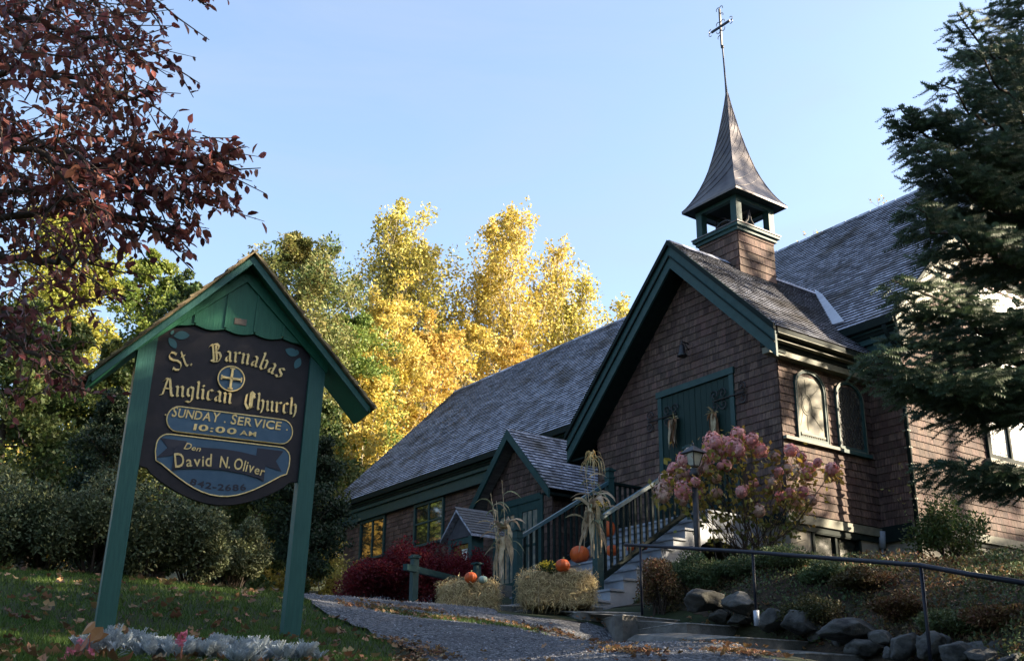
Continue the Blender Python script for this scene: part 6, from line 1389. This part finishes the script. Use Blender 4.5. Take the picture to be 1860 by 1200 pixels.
# bare twigs behind the nave ridge
for px, ty, d, lab, seed in ((1660,298,42,'bare twiggy tree top just above the right end of the ridge',421),(1522,375,44,'bare wispy tree top above the middle of the right roof',422)):
    g, H, w_ = T_(px, ty, d, 60); tree('bare_tree', lab, 'tree', g, H, RND(w_), 'orangey', 'twig', seed, 30, 90, .12, .09, .3, .9, .10, (.5,.8))

# ------------------------------------------------------------------ grass, fallen leaves
def in_frame(P, m=30): px, py, z = project(P); return (px > -m)&(px < 1860+m)&(py > 850)&(py < 1200+m)&(z > 0)
from mathutils import geometry as _g
pathpoly = [(float(a), float(b)) for a, b in PATH[:,0]]+[(float(a), float(b)) for a, b in PATH[::-1,-1]]
pp_ = np.array(pathpoly)
def inpoly(x, y, P=pp_):
    c = np.zeros(len(x), bool); n = len(P); j = n-1
    for i in range(n):
        xi, yi = P[i]; xj, yj = P[j]; k = ((yi > y) != (yj > y))&(x < (xj-xi)*(y-yi)/(yj-yi+1e-12)+xi); c ^= k; j = i
    return c
R = np.random.default_rng(55)
n = 260000; d = 5.5*(R.uniform(0,1,n)*(3.2)+1)**.95; lat = R.uniform(-.52,.50,n)*d*1.0
x = CAM[0]+_h[0]*d+_r[0]*lat; y = CAM[1]+_h[1]*d+_r[1]*lat
k = ~inpoly(x, y)&((lat/d < -.13)|((d > 12)&(x > 2.5)&(y > -2.6))|((lat/d < .1)&(d < 9)))
x, y = x[k], y[k]; z = hz(x, y); P = np.stack([x, y, z], 1); k = in_frame(P); P = P[k]; n = len(P)
a = R.uniform(0, 6.283, n); hgt = R.uniform(.03,.07,n); wv = R.uniform(.003,.006,n); le = R.normal(0,.025,(n,2)); S2 = np.stack([np.cos(a), np.sin(a), np.zeros(n)], 1)
V = np.stack([P-S2*wv[:,None], P+S2*wv[:,None], P+np.stack([le[:,0], le[:,1], hgt], 1)], 1).reshape(-1,3); kk = np.arange(n)*3
solo(npmesh('grass', V, np.stack([kk,kk+1,kk+2],1), M['grass']), 'grass', M['grass'], 'short green lawn grass around the sign and above the bed', 'grass', kind='stuff'); print('blades', n)
def dead(P, L, R, lift=.02):
    n = len(P); a = R.uniform(0, 6.283, n); D = np.stack([np.cos(a), np.sin(a), R.normal(0,.35,n)], 1); D /= np.linalg.norm(D, axis=1)[:,None]; N_ = np.stack([R.normal(0,.5,n), R.normal(0,.5,n), np.ones(n)], 1); S_ = np.cross(N_, D); S_ /= np.linalg.norm(S_, axis=1)[:,None]; N_ = np.cross(D, S_); l = L*R.uniform(.6,1.3,n)
    T = np.array([(-.5,0,.05),(-.25,.38,.22),(.0,.22,.05),(.2,.42,.25),(.5,0,.12),(.2,-.42,.25),(.0,-.22,.05),(-.25,-.38,.22),(0,0,-.02)]); Ft = np.array([(i,(i+1)%8,8) for i in range(8)])
    V = P[:,None]+np.array([0,0,lift])+(T[None,:,0:1]*D[:,None]+T[None,:,1:2]*S_[:,None]+T[None,:,2:3]*N_[:,None])*l[:,None,None]
    return V.reshape(-1,3), (Ft[None]+(np.arange(n)*9)[:,None,None]).reshape(-1,3)
def scatter(n, d0, d1, l0, l1):
    d = R.uniform(d0, d1, n); lat = R.uniform(l0, l1, n)*d; x = CAM[0]+_h[0]*d+_r[0]*lat; y = CAM[1]+_h[1]*d+_r[1]*lat; return np.stack([x, y, hz(x, y)], 1)
sets = []
P = scatter(620, 6, 15, -.5, -.1); P = P[~inpoly(P[:,0], P[:,1])]; sets.append(dead(P, .09, R, .04))
P = scatter(900, 6, 19, -.3, .25); P = P[inpoly(P[:,0], P[:,1])]; P = P[::5]; sets.append(dead(P, .055, R, .045))
# drifts: along the joint across the path, beside the steps, in the bed
def drift(pix, n, sd, L):
    Q = np.array([ground_at(*q_) for q_ in pix]); t = R.uniform(0, len(Q)-1, n); i = np.minimum(t.astype(int), len(Q)-2); f = (t-i)[:,None]; P = Q[i]*(1-f)+Q[i+1]*f; P[:,:2] += R.normal(0, sd, (n,2)); P[:,2] = hz(P[:,0], P[:,1]); return dead(P, L, R, .045)
sets.append(drift(((640,1106),(800,1128),(930,1140),(1040,1160),(1120,1185),(1180,1199)), 620, .10, .05))
sets.append(drift(((1080,1125),(1180,1150),(1260,1170),(1340,1192),(1380,1199)), 900, .13, .05))
sets.append(drift(((700,1165),(760,1190),(790,1199)), 160, .12, .05))
sets.append(drift(((620,1100),(720,1108),(800,1115)), 220, .12, .045))
P = scatter(1500, 9.5, 17, .12, .5); P = P[(P[:,0] > 1)&(P[:,1] > -5)]; sets.append(dead(P, .06, R, .05))
V, F = merge(sets); solo(npmesh('fallen_leaves', V, F, M['dead']), 'fallen_leaves', M['dead'], 'tan and rust fallen leaves scattered over lawn, path and bed', 'fallen leaves', kind='stuff')
# loose chips of stone on the asphalt
P = scatter(26000, 8, 20, -.3, .3); P = P[inpoly(P[:,0], P[:,1])]; P = P[in_frame(P)]; n = len(P); P[:,2] += .034; s = R.uniform(.004,.016,n)**1.0
T = np.array([(1,0,0),(-.5,.8,0),(-.5,-.8,0),(0,0,.8)]); a = R.uniform(0,6.28,n); ca, sa = np.cos(a), np.sin(a)
V = np.stack([P[:,None,0]+(T[None,:,0]*ca[:,None]-T[None,:,1]*sa[:,None])*s[:,None], P[:,None,1]+(T[None,:,0]*sa[:,None]+T[None,:,1]*ca[:,None])*s[:,None], P[:,None,2]+T[None,:,2]*s[:,None]], 2).reshape(-1,3)
F = (np.array([(0,1,3),(1,2,3),(2,0,3)])[None]+(np.arange(n)*4)[:,None,None]).reshape(-1,3)
solo(npmesh('gravel', V, F, M['gravel']), 'gravel', M['gravel'], 'loose pale stone chips scattered over the worn asphalt path', 'gravel', kind='stuff')
# grassy tufts in the path joint
Q = [ground_at(*q_) for q_ in ((690,1112),(780,1125),(880,1136),(980,1150))]
P = []
for _ in range(2600): i = R.integers(0, 3); f = R.uniform(0,1); p = Q[i]*(1-f)+Q[i+1]*f; P.append([p[0]+R.normal(0,.10), p[1]+R.normal(0,.10), 0])
P = np.array(P); P[:,2] = hz(P[:,0], P[:,1])+.03; n = len(P); a = R.uniform(0, 6.283, n); S2 = np.stack([np.cos(a), np.sin(a), np.zeros(n)], 1); V = np.stack([P-S2*.004, P+S2*.004, P+np.stack([R.normal(0,.02,n), R.normal(0,.02,n), R.uniform(.02,.05,n)], 1)], 1).reshape(-1,3); kk = np.arange(n)*3
solo(npmesh('grass', V, np.stack([kk,kk+1,kk+2],1), M['grass']), 'grass', M['grass'], 'tufts of grass growing in the joint across the asphalt path', 'grass', kind='stuff')
print('tris', sum(len(o.data.polygons) for o in bpy.data.objects if o.type == 'MESH'), 'objects', len(bpy.data.objects))
